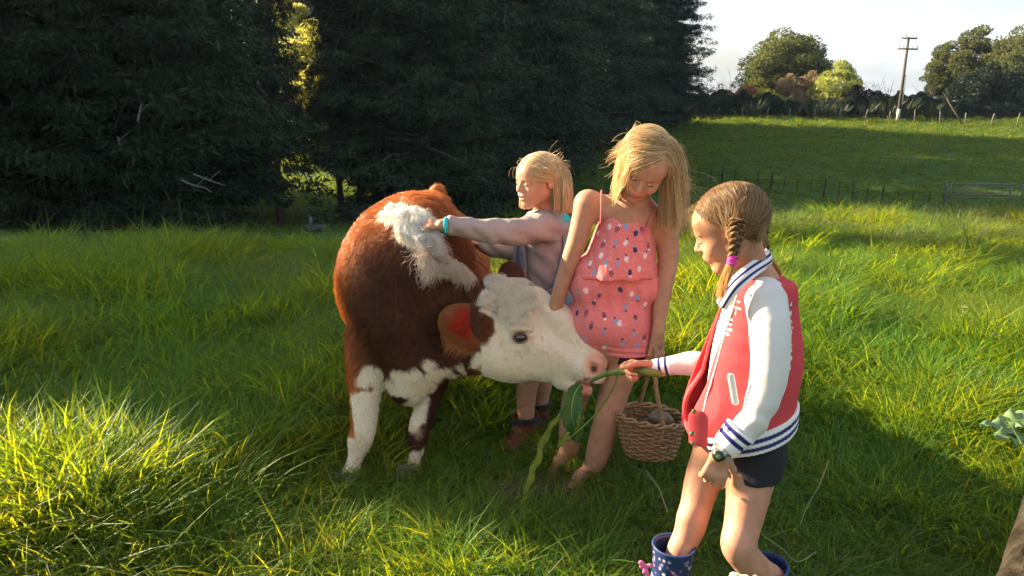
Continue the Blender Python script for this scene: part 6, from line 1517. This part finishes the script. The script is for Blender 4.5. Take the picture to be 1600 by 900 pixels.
def build_basket():
    p = P; c0 = p(1016, 648, 2.73); a, bq = .130, .098; H = .155; base = (c0[0], c0[1], c0[2]-H); root = tag(empty('basket', base), 'oval brown wicker basket with a tall handle, half full of dry stalks', 'basket')
    wm = material('wicker', (.26, .14, .065), rough=.6, noisecol=(.36, .22, .11), nscale=70, bump=(200, .0015, .5), spec=.3); wd_ = material('wicker_dark', (.17, .085, .04), rough=.6, noisecol=(.28, .16, .08), nscale=60, bump=(200, .0015, .5))
    tilt = .10
    def ring(t, w, off=0):                                  # t 0 bottom .. 1 rim
        k = .70+.30*t**.8; return np.array([c0[0]+(a*k+off)*cos(w)+tilt*0, c0[1]+(bq*k+off)*sin(w), c0[2]-H*(1-t)+.016*cos(w)*-1])
    ns = 26
    for k in range(ns):
        w = 2*pi*k/ns; MB().tube([ring(t, w) for t in np.linspace(0, .98, 7)], .0030, 5).build('stake', wd_, root, base=base)
    rows = 17
    for r in range(rows):
        t = .03+.90*r/(rows-1); m = ns*6; mb = MB(); mb.tube([ring(t, 2*pi*j/m, .0042*math.cos(j*pi/6+(r % 2)*pi))+np.array([0, 0, .0012*math.sin(j*1.3+r)]) for j in range(m)], .0040, 6, closed=True, flat=.9); mb.build('weaver', wm if r % 3 else wd_, root, base=base)
    for k, (o, z) in enumerate(((-.004, .0), (.004, .002), (0, .008))):
        m = 120; mb = MB(); mb.tube([ring(.965, 2*pi*j/m, o+.005*math.cos(j*pi/4+k*2.1))+np.array([0, 0, z+.004*math.sin(j*pi/4+k*2.1)]) for j in range(m)], .0052, 6, closed=True); mb.build('rim_braid', wm, root, base=base)
    c = Clay(.004); c.ell((c0[0], c0[1], c0[2]-H), (a*.71, bq*.71, .008), k=.01); v, q = c.mesh(1); mesh_obj('base_weave', v, q, wd_, root, base=base)
    hd = p(1024, 545, 2.69); mat_h = wm
    for k in range(3):
        n = 60; cl = spline([ring(.55, -1.35), ring(1.0, -1.35)+[0, 0, .01], c0*.45+hd*.55+[-.002, -.07, 0], hd+[0, -.012, 0], hd+[-.004, .028, .0], c0*.45+hd*.55+[0, .085, 0], ring(1.0, 1.75), ring(.6, 1.75)], n); T = nrm(np.gradient(cl, axis=0)); A = nrm(np.cross(T, [1, 0, .1])); B = np.cross(T, A); ph = np.linspace(0, 16*pi, n*1)[:, None]+k*2.09
        MB().tube(cl+.0042*(A*np.cos(ph)+B*np.sin(ph)), .0046, 6).build('handle', mat_h, root, base=base)
    # dry stalks and a heel of bread inside
    rg = np.random.default_rng(3); mb = MB()
    for k in range(130):
        w = rg.random()*2*pi; r = math.sqrt(rg.random())*.8; q = np.array([c0[0]+a*.85*r*cos(w), c0[1]+bq*.85*r*sin(w), c0[2]-.055+.02*rg.random()]); d = nrm([rg.normal(), rg.normal(), .25*rg.normal()])*(.025+.03*rg.random()); mb.tube([q-d, q+[0, 0, .006], q+d], .0012, 3)
    h = mb.build('dry_stalks', material('straw', (.22, .16, .09), rough=.9), None); h.location = (0, 0, 0); tag(h, 'heap of dry stalks filling the wicker basket', kind='stuff')
    c = Clay(.003); c.ell(p(1030, 645, 2.72)-[0, 0, .018], (.040, .030, .026), k=.02); c.ell(p(1040, 650, 2.72)-[0, 0, .02], (.03, .026, .02), k=.02); v, q = cloth_mesh(c, .002, 60); tag(mesh_obj('bread', v, q, material('crust', (.12, .09, .06), rough=.9, noisecol=(.18, .14, .10), nscale=60, bump=(120, .003, .6))), 'grey-brown crust of bread lying in the wicker basket', 'bread')
def build_bits():
    g = lambda px, py: (lambda Y: np.array([P(px, py, Y)[0], Y, float(terrain(P(px, py, Y)[0], Y))]))(CAMH/math.tan(PITCH-math.atan((450-py)/F)))
    # corner rail of the fence the camera looks over
    wood = material('grey_post_wood', (.018, .015, .011), rough=1, spec=.0, noisecol=(.05, .043, .033), nscale=45, nstretch=(1, 1, .3), bump=(90, .012, 1.0))
    a = P(1644, 768, .92); b_ = P(1600, 905, .80); root = tag(empty('fence_strut', tuple(b_)), 'rough grey timber edge slanting in at the bottom right corner', 'timber')
    c = Clay(.004); d = nrm(b_-a); M = np.array([nrm(np.cross(d, [0, 1, 0])), d, nrm(np.cross(nrm(np.cross(d, [0, 1, 0])), d))])
    ctr0 = (a+b_)/2; off = M[0]*(.056 if (M[0][0] > 0) else -.056)
    c.cone(a-d*.15+off, b_+d*.45+off, .060, .062, .01, flat=(M[2], 1.3)); c.shell(1.0); v, q = cloth_mesh(c, .0025, 30, (1, 1, .3), 3); mesh_obj('beam', v, q, wood, root, base=b_)
    # lichen-crusted post top at the bottom edge
    t = P(1166, 902, 1.02); root = tag(empty('lichen_post', (t[0], t[1], 0)), 'pale lumpy lichen cap of a post, just showing at the bottom edge', 'post'); bs = (t[0], t[1], 0)
    mb = MB(); mb.tube([[t[0], t[1], -.2], [t[0], t[1], t[2]-.03], [t[0], t[1], t[2]-.012]], [.034, .034, .026], 14); mb.build('post', wood, root, base=bs)
    c = Clay(.002); rg = np.random.default_rng(2)
    for k in range(46):
        w = rg.random()*2*pi; r = .028*math.sqrt(rg.random()); c.ball([t[0]+r*cos(w), t[1]+r*sin(w), t[2]-.012-.18*r+.003*rg.random()], .004+.004*rg.random(), .003)
    v, q = c.mesh(1); mesh_obj('lichen', v, q, material('lichen', (.52, .48, .27), rough=.95, noisecol=(.62, .60, .42), nscale=120), root, base=bs)
    # dock leaf, dry stalks, fallen leaf, dung
    dl = material('dock_leaf', (.16, .26, .10), rough=.5, transl=.35, noisecol=(.20, .30, .14), nscale=20, bump=(50, .003, .5))
    q0 = P(1612, 676, 2.80); root = tag(empty('dock_plant', tuple(q0)), 'broad pale green dock leaves at the right edge of the picture', 'plant')
    for k, s in enumerate(([(1612, 690, 2.82), (1590, 678, 2.8), (1560, 668, 2.78), (1532, 662, 2.76)], [(1618, 662, 2.86), (1600, 657, 2.86), (1575, 659, 2.86), (1548, 664, 2.86)], [(1606, 700, 2.76), (1592, 690, 2.74), (1575, 682, 2.72), (1552, 680, 2.70)])):
        leaf_mesh('leaf', [P(*q) for q in s], [.01, .05, .055, .03, .003], dl, root, (0, -.35, 1), q0, fold=.15, wave=.012, wf=4, seed=k)
    MB().tube([q0-[0, 0, .4], q0-[0, 0, .1], q0], [.008, .007, .005], 6).build('stalk', material('dock_stalk', (.14, .12, .05), rough=.7), root, base=q0)
    ds = material('dry_stalk', (.30, .22, .13), rough=.9)
    for k, (pts, lab) in enumerate((([(1482, 556, 4.25), (1492, 520, 4.25), (1508, 482, 4.25)], 'tall dry bent stalk in the lit grass at the right'), ([(1500, 552, 4.2), (1512, 525, 4.2), (1521, 504, 4.2)], 'shorter dry stalk leaning right beside the tall one'), ([(1336, 540, 4.4), (1345, 512, 4.4), (1354, 488, 4.4)], 'thin pale dry stalk with a tuft on top'), ([(1402, 430, 6.2), (1401, 415, 6.2), (1400, 400, 6.2)], 'small dead weed stalk far off in the lit strip'))):
        w = [P(*q) for q in pts]; w[0] = w[0]-[0, 0, .05]; r = tag(empty('dry_stalk', tuple(w[0])), lab, 'dry stalk'); mb = MB(); mb.tube(spline(w, 8)-w[0], np.linspace(.006, .004, 8), 5); mb.build('stalk', ds, r)
        mb = MB(); e = w[-1]-w[0]
        for j in range(5): mb.tube([e, e+np.array([.02*cos(j*1.3), .02*sin(j*1.3), .012])], [.005, .002], 4)
        mb.build('seed_tuft', ds, r)
    def blade(pts, lab):
        w = spline([P(*q) for q in pts], 14); r = tag(empty('straw', tuple(w[0])), lab, 'straw'); MB().tube(w-w[0], .0015, 4).build('stem', material('pale_straw', (.27, .25, .14), rough=.7), r)
    blade([(988, 727, 2.75), (1010, 742, 2.68), (1030, 765, 2.60), (1044, 800, 2.50)], 'long pale straw curving through the grass below the basket'); blade([(1250, 820, 2.35), (1262, 790, 2.45), (1280, 758, 2.55), (1295, 720, 2.65)], 'pale straw slanting up at the right of the jacket girl')
    blade([(1008, 733, 2.6), (1028, 760, 2.52), (1043, 800, 2.4)], 'short straw beside the long pale one'); blade([(1190, 835, 2.2), (1225, 860, 2.1), (1246, 878, 2.05), (1275, 862, 2.1)], 'bent straw lying behind the near knee')
    rl = material('red_leaf', (.22, .05, .03), rough=.7)
    q = g(207, 748); q[2] += .06; r = tag(empty('fallen_leaf', tuple(q)), 'reddish-brown fallen leaf caught in the grass at the left', 'leaf'); leaf_mesh('blade', [q+[-.03, 0, .02], q+[0, 0, .035], q+[.03, .01, .0], q+[.045, .01, -.02]], [.003, .022, .02, .002], rl, r, (0, -1, .6), q)
    q = g(1040, 628); dg = material('dung', (.055, .045, .032), rough=.95, bump=(60, .01, .8)); c = Clay(.006)
    for k in range(7): c.ell(q+np.array([.05*cos(k*2.4)*(k > 0), .04*sin(k*2.4)*(k > 0), .03+.012*(k == 0)]), (.05, .045, .028), k=.02)
    v, f_ = cloth_mesh(c, .004, 50); tag(mesh_obj('dung_pat', v, f_, dg), 'dark dung pat in the grass behind the basket', 'dung')
    # pad of dead thatch in front of the bare feet
    q = g(850, 778); rg = np.random.default_rng(9); mb = MB()
    for k in range(650):
        w = rg.random()*2*pi; r = math.sqrt(rg.random()); s = q+np.array([.19*r*cos(w), .13*r*sin(w), .015+.035*(1-r)*rg.random()]); d = nrm([rg.normal(), rg.normal(), .15*rg.normal()])*(.02+.035*rg.random()); mb.tube([s-d, s+[0, 0, .008], s+d], .0011, 3)
    o = mb.build('dead_thatch', material('thatch', (.17, .125, .07), rough=.95)); tag(o, 'flattened brown thatch in front of the bare feet', kind='stuff')
if 'props' in SECT: build_stem(); build_basket(); build_bits()
if 'people' in SECT or 'g1' in SECT: build_jacket_girl()
if 'people' in SECT or 'g2' in SECT: build_playsuit_girl()
if 'people' in SECT or 'g3' in SECT: build_small_girl()
# ------------------------------------------------------------------ the hazy evening air
if 'haze' in SECT:
    m = bpy.data.materials.new('haze'); m.use_nodes = True; n = m.node_tree.nodes; n.remove(n['Principled BSDF']); v = n.new('ShaderNodeVolumePrincipled')
    v.inputs['Color'].default_value = (.66, .82, 1, 1); v.inputs['Density'].default_value = .00024; v.inputs['Anisotropy'].default_value = .35
    m.node_tree.links.new(v.outputs[0], n['Material Output'].inputs['Volume'])
    o = MB().box((0, 320, -24), (490, 460, 49)).build('haze', m, smooth=False); tag(o, 'thin bluish evening haze over the field', kind='stuff')
    sc.cycles.volume_bounces = 0
